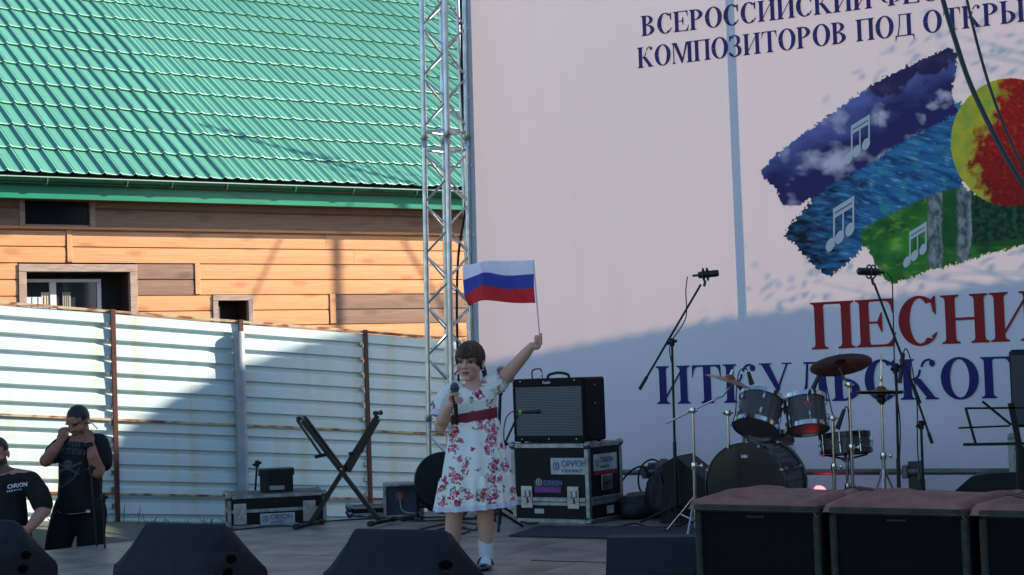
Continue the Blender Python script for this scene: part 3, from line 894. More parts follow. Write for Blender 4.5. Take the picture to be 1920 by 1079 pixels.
# ------------------------------------------------------------------ truss tower holding the banner
truss = thing('truss_tower', 'silver aluminium lattice truss tower at the left edge of the banner', 'truss tower', (-.800, 15.154, 0), -38)
truss.rotation_euler = (0, R(.9), R(-38)); truss.rotation_mode = 'ZYX'
TS = .27
cor = [(0,0), (TS,0), (TS,TS), (0,TS)]
ZB, ZT = .35, 7.6
for (x, y) in cor:
    m = MB(); m.tube([(x, y, ZB), (x, y, ZT)], .025, 16); m.build('chord', ALU, truss, smooth=True)
zj = at(830, 275, 15.1).z
for f_ in range(4):
    (xa, ya), (xb, yb) = cor[f_], cor[(f_+1) % 4]
    z = zj + .06 - 2.5*3
    sgn = 0
    while z < ZT:
        for k in range(10):
            za_, zb_ = z + .12 + .2275*k, z + .12 + .2275*(k+1)
            if za_ < ZB or zb_ > ZT: continue
            a, b = ((xa,ya),(xb,yb)) if (k+f_) % 2 == 0 else ((xb,yb),(xa,ya))
            m = MB(); m.tube([(a[0], a[1], za_+.012), (b[0], b[1], zb_-.012)], .0095, 8); m.build('brace', ALU, truss, smooth=True)
        for zz in (z+.08, z+2.42):
            if ZB < zz < ZT:
                m = MB(); m.tube([(xa,ya,zz),(xb,yb,zz)], .0125, 8); m.build('end_bar', ALU, truss, smooth=True)
        if f_ == 0:
            for (x, y) in cor:
                if z > ZB:
                    m = MB(); m.lathe([(.029,-.06),(.029,-.006),(.026,-.002),(.026,.002),(.029,.006),(.029,.06)], 14, (x, y, z)); c_ = m.build('connector', STEEL, truss, smooth=True)
                    m = MB(); m.tube([(x-.05, y-.0, z+.03), (x+.05, y, z+.03)], .006, 6); m.build('pin', STEEL, c_)
        z += 2.5
m = MB(); m.bbox(-.12, TS+.12, -.12, TS+.12, ZB-.02, ZB, .004); m.build('base_plate', STEEL, truss)
# extra banner pole with cables beside the tower
p = Vector((-.40, 15.24, 0))
m = MB(); m.tube([(p.x, p.y, .3), (p.x, p.y, 7.5)], .019, 12)
tp = tag(m.build('banner_pole', ALU, smooth=True), 'thin silver pole between truss tower and banner edge', 'pole')
m = MB(); m.tube(spline([(-.385,15.19,7.3),(-.372,15.2,5.2),(-.385,15.2,4.4),(-.37,15.21,3.7),(-.40,15.22,3.3),(-.47,15.2,2.9),(-.50,15.17,2.3),(-.5,15.1,1.2)]), .011, 8)
tag(m.build('truss_cable', RUBBER, smooth=True), 'black cable running down beside the truss tower', 'cable')

# black curtain added out of frame past the right end to shade the stage front
m = MB(); pts = []
a = Vector(stage_pt(BLEN-.3, -.1)); b = Vector(stage_pt(BLEN+.6, -8.5))
for i in range(121):
    p = a+(b-a)*(i/120); o_ = .06*math.sin(i*.9)
    m.v += [(p.x+o_, p.y, .05), (p.x+o_, p.y, 7.3)]
m.f = [(2*i, 2*i+2, 2*i+3, 2*i+1) for i in range(120)]
o = m.build('shade_curtain', mat('black_cloth', (.02,.02,.022,1), .9), smooth=True, fix=False)
sm = o.modifiers.new('thick', 'SOLIDIFY'); sm.thickness = .01
tag(o, 'unseen black pleated curtain added at right to shade the stage front', 'curtain')

# pole with two guy wires, added unseen to cast strips on the house wall
up = thing('shadow_pole', 'unseen thin guyed pole added behind the banner to shadow the house wall', 'pole', (4.0, 20.51, 0), 0)
m = MB(); m.tube([(0,0,0),(0,0,8.2)], .032, 12); m.build('mast', STEEL, up, smooth=True)
for s_ in (-1, .8):
    m = MB(); m.tube([(0,0,7.5),(0,s_*2.2,0)], .012, 6); m.build('guy_wire', BLACKM, up)

# tree added unseen behind the banner, leaf clusters placed to dapple its right part
tree = thing('dapple_birch', 'unseen leafy birch added behind the banner so its leaf shadows dapple the cloth', 'tree', (8.0, 12.9, 0), 0)
BARK = mat('birch_bark', (.45,.44,.40,1), .8, c2=(.08,.07,.06,1), nscale=6, stretch=(1,1,5), lo=.55, hi=.7)
m = MB(); m.tube(spline([(0,0,0),(.1,.05,2),(.0,-.05,4),(-.05,.05,6),(0,0,8)]), [.13-.11*k/32 for k in range(33)], 10); m.build('trunk', BARK, tree, smooth=True)
rt = random.Random(11); lv = MB()
tgt = []
for k in range(11):
    px, py = rt.choice([(rt.uniform(1720, 1930), rt.uniform(50, 230)), (rt.uniform(1500, 1800), rt.uniform(470, 545))])
    (t, z) = bu(px, py); q = stage_pt(t, 0); Lr = rt.uniform(3.4, 5.2)
    tgt.append(Vector((q[0], q[1], z)) + sdir*Lr - Vector((8.0, 12.9, 0)))
for c in tgt:
    zb_ = max(1.5, c.z-1.0); m = MB(); m.tube(spline([(0,0,zb_), (c.x*.5, c.y*.5, (zb_+c.z)/2+.1), tuple(c)]), [.012-.0006*k for k in range(17)], 6); m.build('limb', BARK, tree, smooth=True)
    for j in range(26):
        p = c + Vector((rt.gauss(0,.22), rt.gauss(0,.22), rt.gauss(0,.14))); a = Vector((rt.gauss(0,1), rt.gauss(0,1), rt.gauss(0,1))).normalized(); b = a.orthogonal().normalized()
        lv.add([p-a*.035, p+b*.02, p+a*.04, p-b*.02], [(0,1,2,3)])
lv.build('crown', GRASS, tree, fix=False)
# ------------------------------------------------------------------ lettering in the plain built-in face
def text_mb(txt, size, sx=1.0, bold=0.0):
    cu = bpy.data.curves.new('lettering', 'FONT'); cu.body = txt; cu.size = size; cu.align_x = 'LEFT'; cu.offset = bold
    cu.resolution_u = 3
    ob = bpy.data.objects.new('lettering', cu); col.objects.link(ob)
    dg = bpy.context.evaluated_depsgraph_get(); ev = ob.evaluated_get(dg)
    me = bpy.data.meshes.new_from_object(ev)
    vs = [tuple(v.co) for v in me.vertices]; fs = [tuple(p.vertices) for p in me.polygons]
    bpy.data.objects.remove(ob); bpy.data.curves.remove(cu); bpy.data.meshes.remove(me)
    return [(v[0]*sx, v[1]) for v in vs], fs
def put_text(txt, size, place, M, parent, sx=1.0, bold=0.0, name='lettering', loc=None):
    """place maps flat text coordinates (x right, y up) to local 3D"""
    vs, fs = text_mb(txt, size, sx, bold)
    m = MB(); m.v = [place(x, y) for (x, y) in vs]; m.f = fs
    return m.build(name, M, parent, fix=False, loc=loc)
INKK = mat('ink_black', (.02,.02,.025,1), .5)
PAPER = mat('sticker_paper', S(176,184,190), .5, c2=S(150,156,160), nscale=12)
GREY_BLUE = mat('ink_grey_blue', S(70,86,110), .5)

# ------------------------------------------------------------------ flight cases
PANEL = mat('case_laminate', (.008,.008,.008,1), .5, spec=.15, c2=(.014,.013,.012,1), nscale=7, bump=.08, bscale=120, rvar=.12)
EXTR = mat('case_extrusion', (.36,.36,.34,1), .48, .85, c2=(.22,.22,.20,1), nscale=16, rvar=.15)
CORNER = mat('case_corner', (.30,.30,.29,1), .42, .9, c2=(.18,.18,.17,1), nscale=20)
def ball_corner(par, x, y, z, r=.03):
    m = MB(); m.ell((x, y, z), (r, r, r), 10, 8); return m.build('ball_corner', CORNER, par, smooth=True)
def case_shell(par, w, d, h, e=.028, bands=()):
    """origin: bottom centre; front is -y"""
    m = MB(); m.bbox(-w/2+.004, w/2-.004, -d/2+.004, d/2-.004, .004, h-.004, .003); m.build('panel_box', PANEL, par)
    def bar(x0, x1, y0, y1, z0, z1): MB().bbox(x0, x1, y0, y1, z0, z1, .004).build('edge_profile', EXTR, par)
    for sy in (-1, 1):
        for zz in (0, h-e):
            y = -d/2 if sy < 0 else d/2-e
            bar(-w/2+e, w/2-e, y, y+e, zz, zz+e)
    for sx in (-1, 1):
        x = -w/2 if sx < 0 else w/2-e
        for zz in (0, h-e): bar(x, x+e, -d/2+e, d/2-e, zz, zz+e)
        for sy in (-1, 1):
            y = -d/2 if sy < 0 else d/2-e
            bar(x, x+e, y, y+e, e*1.2, h-e*1.2)
    for (z0, z1) in bands:                           # meeting profiles of lid and base
        bar(-w/2+e, w/2-e, -d/2-.003, -d/2+.006, z0, z1); bar(-w/2-.003, -w/2+.006, -d/2+e, d/2-e, z0, z1); bar(w/2-.006, w/2+.003, -d/2+e, d/2-e, z0, z1)
    for sx in (-1, 1):
        for sy in (-1, 1):
            for zz in (.014, h-.014): ball_corner(par, sx*(w/2-.012), sy*(d/2-.012), zz)
def latch(par, x, y, z, ax='x'):
    m = MB()
    def B(a0, a1, d0, d1, z0, z1):
        if ax == 'x': m.bbox(x+a0, x+a1, y-d1, y-d0, z+z0, z+z1, .004)
        else: m.bbox(x+d0, x+d1, y+a0, y+a1, z+z0, z+z1, .004)
    B(-.052, .052, 0, .006, -.085, .085); B(-.04, .04, .006, .010, -.03, .055)
    B(-.034, -.006, .010, .020, .0, .05); B(.006, .034, .010, .020, .0, .05); B(-.012, .012, .010, .026, -.045, .0)
    return m.build('butterfly_latch', STEEL, par)
c1 = onfloor(1107, 984, SZ); c0 = onfloor(962, 980, SZ)
fa = math.degrees(math.atan2(c1.y-c0.y, c1.x-c0.x))
fw = (c1-c0).length; fd, fh = .50, .61
fx = Vector((math.cos(R(fa)), math.sin(R(fa)), 0)); fy = Vector((-fx.y, fx.x, 0))
cc = (c0+c1)/2 + fy*fd/2
amp_case = thing('amp_flight_case', 'tall black flight case with metal edges carrying the guitar amplifier', 'flight case', (cc.x, cc.y, SZ), fa)
case_shell(amp_case, fw, fd, fh, .036, bands=((.165, .20), (.135, .163)))
latch(amp_case, -fw*.30, -fd/2-.003, .20); latch(amp_case, fw*.30, -fd/2-.003, .20)
m = MB(); m.bbox(fw/2-.002, fw/2+.006, -.07, .09, .24, .36, .006); hd = m.build('side_handle', STEEL, amp_case)
m = MB(); m.tube([(fw/2+.012, -.045, .31), (fw/2+.026, -.03, .30), (fw/2+.026, .05, .30), (fw/2+.012, .065, .31)], .008, 8); m.build('grip', RUBBER, hd)
def sticker(par, x0, x1, z0, z1, y, M=PAPER, ax='x'):
    m = MB()
    if ax == 'x': m.box(x0, x1, y-.0015, y, z0, z1)
    else: m.box(y, y+.0015, x0, x1, z0, z1)
    return m.build('sticker', M, par)
def logo_ring(par, cx, cz, y, r, M, ax='x'):
    m = MB()
    P = (lambda a, b: (cx+a, y, cz+b)) if ax == 'x' else (lambda a, b: (y, cx+a, cz+b))
    for k in range(20):
        a0, a1 = 2*math.pi*k/20, 2*math.pi*(k+1)/20
        if k in (4, 5, 14, 15): continue
        m.add([P(r*math.cos(a0), r*1.15*math.sin(a0)), P(r*math.cos(a1), r*1.15*math.sin(a1)), P(r*.72*math.cos(a1), r*.85*math.sin(a1)), P(r*.72*math.cos(a0), r*.85*math.sin(a0))], [(0,1,2,3)])
    m.add([P(0, r*1.2), P(-r*.22, r*.1), P(0, -r*1.2), P(r*.22, r*.1)], [(0,1,2,3)])
    m.build('emblem', M, par, fix=False)
yf = -fd/2
s1 = sticker(amp_case, fw*.02, fw*.46, .375, .500, yf+.003)
logo_ring(s1, fw*.09, .437, yf-.001, .030, GREY_BLUE)
put_text('ОРИОН', .062, lambda x, y: (fw*.16+x, yf-.001, .435+y), GREY_BLUE, s1, 1.0, .0012)
put_text('С Е Р В И С', .030, lambda x, y: (fw*.16+x, yf-.001, .392+y), INKK, s1, 1.12, .0008)
s2 = sticker(amp_case, -fw*.20, fw*.14, .235, .33, yf+.0032, mat('sticker_dark', S(34,34,52), .4))
sticker(s2, -fw*.20, fw*.14, .236, .275, yf+.001, mat('sticker_purple', S(112,34,128), .5))
logo_ring(s2, -fw*.14, .315, yf-.001, .026, PAPER)
put_text('ORION', .048, lambda x, y: (-fw*.08+x, yf-.001, .295+y), mat('ink_steel_blue', S(92,110,160), .5), s2, 1.1, .0008)
put_text('S E R V I C E', .018, lambda x, y: (-fw*.08+x, yf-.001, .25+y), mat('ink_mauve', S(160,100,170), .5), s2, 1.1)
sticker(amp_case, -fw*.21, -fw*.09, .075, .11, yf+.003, PAPER)
s3 = sticker(amp_case, -.17, .17, .395, .52, fw/2-.003, PAPER, 'y')
logo_ring(s3, -.12, .455, fw/2, .026, GREY_BLUE, 'y')
put_text('ORION', .058, lambda x, y: (fw/2+.001, -.08+x, .455+y), GREY_BLUE, s3, 1.0, .0012)
put_text('SERVICE', .032, lambda x, y: (fw/2+.001, -.08+x, .412+y), INKK, s3, 1.1, .0008)
sticker(s3, -.17, .17, .362, .393, fw/2-.003, mat('sticker_red', S(120,24,30), .5), 'y')
sticker(amp_case, .0, .10, .06, .12, fw/2-.003, PAPER, 'y')

# guitar amplifier
aw, ad_, ah = .655, .31, .487
pa = cc + fx*(-.010) - fy*.06
amp = thing('guitar_amplifier', 'black combo guitar amplifier with silver grille cloth on the tall case', 'amplifier', (pa.x, pa.y, SZ+fh+.012), fa)
TOLEX = mat('tolex', (.007,.007,.007,1), .6, spec=.15, bump=.35, bscale=420)
m = MB(); m.bbox(-aw/2, aw/2, -ad_/2+.012, ad_/2, 0, ah, .014); m.build('cabinet', TOLEX, amp)
fr = .024
for (a, b, c, d) in ((-aw/2, aw/2, ah-.062, ah), (-aw/2, aw/2, 0, .045), (-aw/2, -aw/2+fr, .045, ah-.062), (aw/2-fr, aw/2, .045, ah-.062)):
    MB().bbox(a, b, -ad_/2-.008, -ad_/2+.012, c, d, .007).build('front_rail', TOLEX, amp)
gm = bpy.data.materials.new('grille_cloth'); gm.use_nodes = True
N = gm.node_tree.nodes; L = gm.node_tree.links; b_ = N['Principled BSDF']
tc = N.new('ShaderNodeTexCoord'); wv = N.new('ShaderNodeTexWave'); wv.wave_type = 'BANDS'; wv.bands_direction = 'Z'; wv.inputs['Scale'].default_value = 26; wv.inputs['Distortion'].default_value = .6; wv.inputs['Detail'].default_value = 2
w2 = N.new('ShaderNodeTexWave'); w2.bands_direction = 'X'; w2.inputs['Scale'].default_value = 40
L.new(tc.outputs['Object'], wv.inputs[0]); L.new(tc.outputs['Object'], w2.inputs[0])
mm = N.new('ShaderNodeMath'); mm.operation = 'MULTIPLY'; L.new(wv.outputs['Fac'], mm.inputs[0]); L.new(w2.outputs['Fac'], mm.inputs[1])
rp = N.new('ShaderNodeValToRGB'); rp.color_ramp.elements[0].color = (.03,.03,.032,1); rp.color_ramp.elements[1].color = (.30,.29,.28,1); L.new(mm.outputs[0], rp.inputs[0]); L.new(rp.outputs[0], b_.inputs['Base Color'])
b_.inputs['Roughness'].default_value = .7
m = MB(); m.box(-aw/2+fr, aw/2-fr, -ad_/2, -ad_/2+.01, .045, ah-.062); m.build('grille_cloth', gm, amp)
m = MB(); m.bbox(-.045, .045, -ad_/2-.012, -ad_/2-.007, ah-.047, ah-.017, .002); lg = m.build('logo_plate', BLACK, amp)
put_text('Fender', .030, lambda x, y: (-.040+x+y*.25, -ad_/2-.0135, ah-.041+y), mat('ink_silver', (.6,.6,.6,1), .4), lg, .86, .0006)
m = MB(); m.tube(spline([(-.10, 0, ah), (-.085, 0, ah+.025), (0, 0, ah+.04), (.085, 0, ah+.025), (.10, 0, ah)]), .011, 8); m.build('carry_handle', RUBBER, amp, smooth=True)
for (x, z) in ((-.25, ah-.02), (.25, ah-.02), (-.25, .02), (.25, .02), (0, .02)):
    m = MB(); m.ell((x, -ad_/2-.009, z), (.006, .003, .006), 8, 6); m.build('screw', CHROME, amp)
for (y, z) in ((0, ah-.06), (0, ah-.20)):
    m = MB(); m.ell((aw/2+.001, y, z), (.003, .006, .006), 8, 6); m.build('screw', CHROME, amp)
for sx in (-1, 1):
    for sy in (-1, 1):
        m = MB(); m.lathe([(.014,-.012),(.016,0)], 10, (sx*(aw/2-.05), sy*(ad_/2-.04), 0)); m.build('foot', RUBBER, amp)
m = MB(); p0 = (-.17, .02, ah); m.tube(spline([(-.17,.02,ah), (-.17,.02,ah+.055), (-.19,.02,ah+.075), (-.26,.03,ah+.06), (-.31,.10,ah-.02), (-.33,.17,ah-.4)]), .006, 6); pl = m.build('signal_lead', RUBBER, amp)
m = MB(); m.lathe([(.012,0),(.012,.03),(.008,.05)], 10, (-.17,.02,ah)); m.build('plug', STEEL, pl)

# low flight case by the fence with black round case on top
def low_case():
    a = onfloor(415, 995, SZ-.02); ang = -8
    w, d, h = .80, .55, .27
    x = Vector((math.cos(R(ang)), math.sin(R(ang)), 0)); y = Vector((-x.y, x.x, 0))
    c = at(516, 962, 14.25)
    root = thing('low_flight_case', 'low wide flight case with dusty lid carrying a small round case', 'flight case', (c.x, c.y, SZ-.03), ang+20)
    case_shell(root, w, d, h, .03, bands=((.125, .155),))
    MB().bbox(-w/2+.02, w/2-.02, -d/2+.02, d/2-.02, h, h+.004, .001).build('lid_top', mat('dusty_lid', S(96,88,80), .7, c2=S(74,66,60), nscale=5), root)
    s = sticker(root, -.14, .14, .025, .115, -d/2+.003)
    logo_ring(s, -.10, .072, -d/2-.001, .026, GREY_BLUE)
    put_text('ORION', .056, lambda x_, y_: (-.06+x_, -d/2-.001, .066+y_), GREY_BLUE, s, 1.0, .001)
    put_text('SERVICE', .026, lambda x_, y_: (-.06+x_, -d/2-.001, .034+y_), INKK, s, 1.2)
    latch(root, .26, -d/2-.003, .12); latch(root, -.30, -d/2-.003, .12)
    return root, c, h
lc, lcc, lch = low_case()
m = MB(); bx = at(519, 930, 14.2)
rc = thing('round_equipment_case', 'small black eight sided plastic case on the low flight case', 'case', (bx.x, bx.y, SZ-.03+lch+.006), 10)
def octa(w, d, c, z0, z1, m):
    P = [(-w+c,-d),(w-c,-d),(w,-d+c),(w,d-c),(w-c,d),(-w+c,d),(-w,d-c),(-w,-d+c)]; m.prism(P, z0, z1, 'xy'); return m
octa(.135,.11,.05,0,.135,MB()).build('case_body', BLACK, rc); octa(.148,.122,.055,.135,.152,MB()).build('rim', BLACK, rc); octa(.146,.12,.055,.154,.19,MB()).build('lid', BLACK, rc)
for x in (-.07, .07): MB().bbox(x-.018, x+.018, -.132, -.118, .10, .175, .004).build('clasp', BLACK, rc)
MB().bbox(-.06, .06, -.113, -.1105, .02, .055, .001).build('logo_panel', mat('dull_silver', (.3,.3,.3,1), .5), rc)
m = MB(); m.tube(spline([(-.06,-.115,.10),(-.05,-.15,.075),(.05,-.15,.075),(.06,-.115,.10)]), .008, 8); m.build('carry_handle', BLACK, rc)

# small open rack case and flat case on the floor
c = at(757, 962, 14.3)
rk = thing('open_rack_case', 'small open fronted rack case with a blue fan unit beside the barrel fan', 'rack case', (c.x, c.y, SZ), 6)
w, d, h = .33, .3, .275
for (x0, x1, z0, z1) in ((-w/2, w/2, 0, .02), (-w/2, w/2, h-.02, h), (-w/2, -w/2+.02, .02, h-.02), (w/2-.02, w/2, .02, h-.02)):
    MB().bbox(x0, x1, -d/2, d/2, z0, z1, .004).build('edge_profile', EXTR, rk)
MB().box(-w/2+.02, w/2-.02, -.05, -.04, .02, h-.02).build('unit_face', mat('unit_blue', S(40,50,70), .5, c2=S(60,76,100), nscale=6), rk)
m = MB(); m.lathe([(.022,0),(.034,.004),(.034,.01),(.02,.012)], 18, (-.03,-.05,.17), (0,-1,0)); m.build('copper_ring', mat('copper_ring', S(150,92,62), .5), rk, smooth=True)
m = MB(); m.tube(spline([(-.03,-.06,.165),(-.02,-.09,.06),(.05,-.13,.03),(.13,-.16,.035)]), .006, 6); m.build('lead', mat('lead_pale', (.3,.32,.32,1), .5), rk)
c = at(690, 968, 14.6)
fc = thing('flat_case', 'flat grey edged case lying on the floor left of the rack case', 'case', (c.x, c.y, SZ), 8); case_shell(fc, .34, .3, .075, .02)

# barrel fan
c = at(833, 950, 13.9)
fan = thing('barrel_fan', 'black barrel floor fan with wire grille beside the girl', 'fan', (c.x, c.y, SZ), -12)
FR, FZ = .225, .29
ax = Vector((.25,-.95,.28)).normalized()
m = MB(); m.lathe([(FR*.86,.09),(FR,.10),(FR+.012,.085),(FR,.07),(FR,-.10),(FR+.01,-.115),(FR*.9,-.12),(FR*.9,-.10),(FR*.92,.07)], 36, (0,0,FZ), ax); m.build('drum_housing', BLACK, fan, smooth=True)
m = MB(); m.lathe([(FR*.86,-.1),(.0,-.1)], 30, (0,0,FZ), ax); m.build('back_plate', DARKIN, fan)
ref = Vector((1,0,0)); e1_ = (ref-ax*ref.dot(ax)).normalized(); e2_ = ax.cross(e1_); fc0 = Vector((0,0,FZ))
m = MB()
for r_ in [FR*k/11 for k in range(2, 11)]:
    m.tube([fc0+ax*(.095+.02*(1-r_/FR))+(e1_*math.cos(a)+e2_*math.sin(a))*r_ for a in [2*math.pi*k/28 for k in range(29)]], .0016, 4, False)
for k in range(12):
    a = 2*math.pi*k/12; dv = e1_*math.cos(a)+e2_*math.sin(a)
    m.tube([fc0+ax*.115+dv*.03, fc0+ax*.095+dv*FR*.95], .002, 4, False)
o = m.build('wire_grille', BLACKM, fan); o['kind'] = 'stuff'
for k in range(4):
    a = 2*math.pi*k/4+.3; dv = e1_*math.cos(a)+e2_*math.sin(a); tv = ax.cross(dv)
    m = MB(); m.add([fc0+dv*.03+tv*.03+ax*.02, fc0+dv*.17+tv*.06+ax*.03, fc0+dv*.17-tv*.05-ax*.03, fc0+dv*.03-tv*.03-ax*.02], [(0,1,2,3)]); m.build('blade', mat('fan_blade', (.08,.08,.085,1), .35, .6), fan, fix=False)
m = MB(); m.lathe([(.0,.13),(.03,.125),(.035,.11),(.035,-.05)], 16, fc0, ax); m.build('hub', BLACK, fan, smooth=True)
for s_ in (-1, 1):
    m = MB(); m.tube([(s_*.215,-.02,FZ), (s_*.22,-.0,.10), (s_*.19,-.19,.015), (s_*.12,-.26,.015)], .014, 8); m.build('stand_leg', BLACKM, fan)
m = MB(); m.tube([(-.22,0,.10),(.22,0,.10)], .014, 8); m.build('stand_bar', BLACKM, fan)
m = MB(); m.tube([(-.19,-.1,.03),(-.30,-.22,.02)], .020, 8); m.build('foot', RUBBER, fan)

# ------------------------------------------------------------------ keyboard stand
kc = (onfloor(578, 990, SZ)+onfloor(718, 985, SZ))/2
ks = thing('keyboard_stand', 'black double braced folding keyboard stand standing empty mid stage', 'keyboard stand', (kc.x, kc.y, SZ), -12)
K = 1/237.0/math.cos(R(12))
kp = lambda px, py, y=0.0: Vector(((px-648)*K, y, (988-py)/237.0))
def flatbar(m, a, b, w=.017, d=.014):
    a, b = Vector(a), Vector(b); t = (b-a).normalized(); n = Vector((0,1,0)); s = t.cross(n).normalized()
    v = [p+s*sw*w+n*sd*d for p in (a, b) for (sw, sd) in ((-1,-1),(1,-1),(1,1),(-1,1))]
    return m.add(v, [(0,1,2,3),(7,6,5,4),(0,4,5,1),(1,5,6,2),(2,6,7,3),(3,7,4,0)])
flatbar(MB(), kp(574,789,-.03), kp(716,980,-.03)).build('leg', BLACKM, ks)
flatbar(MB(), kp(713,784,.03), kp(580,980,.03)).build('leg', BLACKM, ks)
flatbar(MB(), kp(579,786,.01), kp(650,886,.01), .010).build('leg', BLACKM, ks)
flatbar(MB(), kp(715,790,-.0), kp(655,885,.0), .023, .018).build('sleeve', BLACKM, ks)
for (px, py, nm) in ((578,986,'foot_bar'), (718,983,'foot_bar')):
    m = MB(); p = kp(px, py); m.tube([p+Vector((-.03,-.17,.012)), p+Vector((.03,.17,.012))], .016, 8); f_ = m.build(nm, BLACKM, ks)
    for s_ in (-1, 1):
        m = MB(); m.tube([p+Vector((s_*.03,s_*.17,.014)), p+Vector((s_*.04,s_*.22,.014))], .022, 10); m.build('rubber_cap', RUBBER, f_)
for (px, py) in ((570,785), (716,779)):
    m = MB(); p = kp(px, py); m.tube([p+Vector((0,-.07,0)), p+Vector((0,.07,0))], .014, 8); f_ = m.build('support_bar', BLACKM, ks)
    for s_ in (-1, 1):
        m = MB(); m.tube([p+Vector((0,s_*.05,0)), p+Vector((0,s_*.08,0))], .019, 10); m.build('rubber_cap', RUBBER, f_)
flatbar(MB(), kp(564,788,-.03), kp(607,852,-.03), .008).build('upper_arm', BLACKM, ks)
m = MB(); m.tube([kp(598,857,-.05), kp(616,853,.04)], .014, 8); m.build('rubber_cap', RUBBER, ks)
m = MB(); m.tube([kp(662,853,-.04), kp(680,850,.05)], .014, 8); m.build('rubber_cap', RUBBER, ks)
m = MB(); p = kp(647, 881); m.lathe([(.03,-.05),(.032,-.03),(.032,.05),(.02,.06)], 16, p, (0,1,0)); m.build('pivot', BLACKM, ks, smooth=True)
m = MB(); p = kp(647, 881, -.05); m.ell(p, (.009,.006,.009), 8, 6); m.build('pivot_bolt', CHROME, ks)

from mathutils.bvhtree import BVHTree
# ------------------------------------------------------------------ stage monitors
MON = mat('monitor_paint', (.013,.013,.018,1), .65, spec=.2, c2=(.018,.018,.023,1), nscale=9, bump=.25, bscale=380)
def monitor(px, py, d, label, rz=-28, hw=.362, H=.385, lead=True):
    p = at(px, py, d); s = (p.z-SZ)/H
    root = thing('wedge_monitor', label, 'stage monitor', (p.x, p.y, SZ), rz, 'wedge monitors along the stage front')
    m = MB(); secs = [(-hw,.32),(-hw*.985,.48),(-hw*.93,.66),(-hw*.85,.85),(-hw*.77,1.0),(hw*.70,1.0),(hw*.80,.94),(hw*.89,.82),(hw*.955,.64),(hw*.99,.46),(hw,.30)]
    prof0 = [(-.225,.0),(-.245,.035),(-.247,.13),(-.235,.17),(-.03,.97*H),(-.012,H),(.012,H),(.03,.97*H),(.28,.12),(.30,.09),(.30,.0)]
    n = len(prof0)
    for (x, k) in secs:
        for (y, z) in prof0:
            zz = min(z, H*k) if z > .05 else z
            yy = y*(1 - .22*(1-k)) if k < 1 else y
            if z > H*k and z > .2: yy = y*.9
            m.v.append((x, yy, zz*s))
    for i in range(len(secs)-1):
        for j in range(n): m.f.append((i*n+j, (i+1)*n+j, (i+1)*n+(j+1) % n, i*n+(j+1) % n))
    m.f.append(tuple(range(n))); m.f.append(tuple((len(secs)-1)*n+k for k in range(n))[::-1])
    body = m.build('cabinet', MON, root, smooth=32); cab = m
    m = MB(); m.bbox(-.075, .075, -.252, -.235, .05, .12*s, .004); m.build('connector_recess', DARKIN, root)
    Wm = Matrix.Translation(root.location) @ Matrix.Rotation(R(rz), 4, 'Z')
    bv_ = BVHTree.FromPolygons([Wm @ Vector(q) for q in cab.v], cab.f)
    for (gx, gy) in ((px+84, py+66), (px+78, py+92)):
        r0 = ray(gx, gy); h_ = bv_.ray_cast(CAM, r0.normalized())
        if h_[0] is None: continue
        hp = Wm.inverted() @ h_[0]; hn = (Wm.inverted().to_3x3() @ h_[1]).normalized()
        g = MB(); q3 = hn.to_track_quat('Z', 'Y').to_matrix(); g.ell(hp, (.045, .026, .006), 18, 8, q3); g.build('hand_grip', mat('grip_hole', (.002,.002,.002,1), .9, spec=.05), root, smooth=True)
    m = MB(); m.ell((hw*.30, -.115, .285*s), (.006,.004,.006), 8, 6); m.build('screw', BLACKM, root)
    if lead:
        m = MB(); m.tube(spline([(.0,-.235,.085),(.02,-.30,.075),(.05,-.34,.02),(.15,-.38,.008),(.35,-.45,.008)]), .009, 8); m.build('speaker_lead', RUBBER, root, smooth=True)
    return root
monitor(-35, 975, 10.4, 'black wedge monitor at the far left, cut off by the picture edge')
monitor(350, 982, 9.7, 'black wedge monitor in front of the fence, second from the left')
monitor(752, 993, 9.0, 'black wedge monitor in front of the girl, hiding one of her legs')
p = at(1243, 1003, 9.5)
wm = thing('floor_speaker', 'low flat backed black floor speaker left of the subwoofers', 'stage monitor', (p.x, p.y, SZ), -14)
hh = p.z-SZ
m = MB(); m.prism([(-.20,0),(-.215,.02),(-.14,hh-.012),(-.13,hh),(.02,hh),(.2,.08),(.2,0)], -.29, .29, 'yz'); m.build('cabinet', mat('speaker_grey', (.018,.020,.027,1), .65, spec=.2, bump=.2, bscale=350), wm)
for x in (-.2, .2):
    m = MB(); m.ell((x, -.147, hh-.04), (.009,.006,.009), 10, 6); m.build('screw', DARKIN, wm)
m = MB(); m.bbox(-.06, .20, -.222, -.205, .03, .07, .004); m.build('connector_recess', DARKIN, wm)

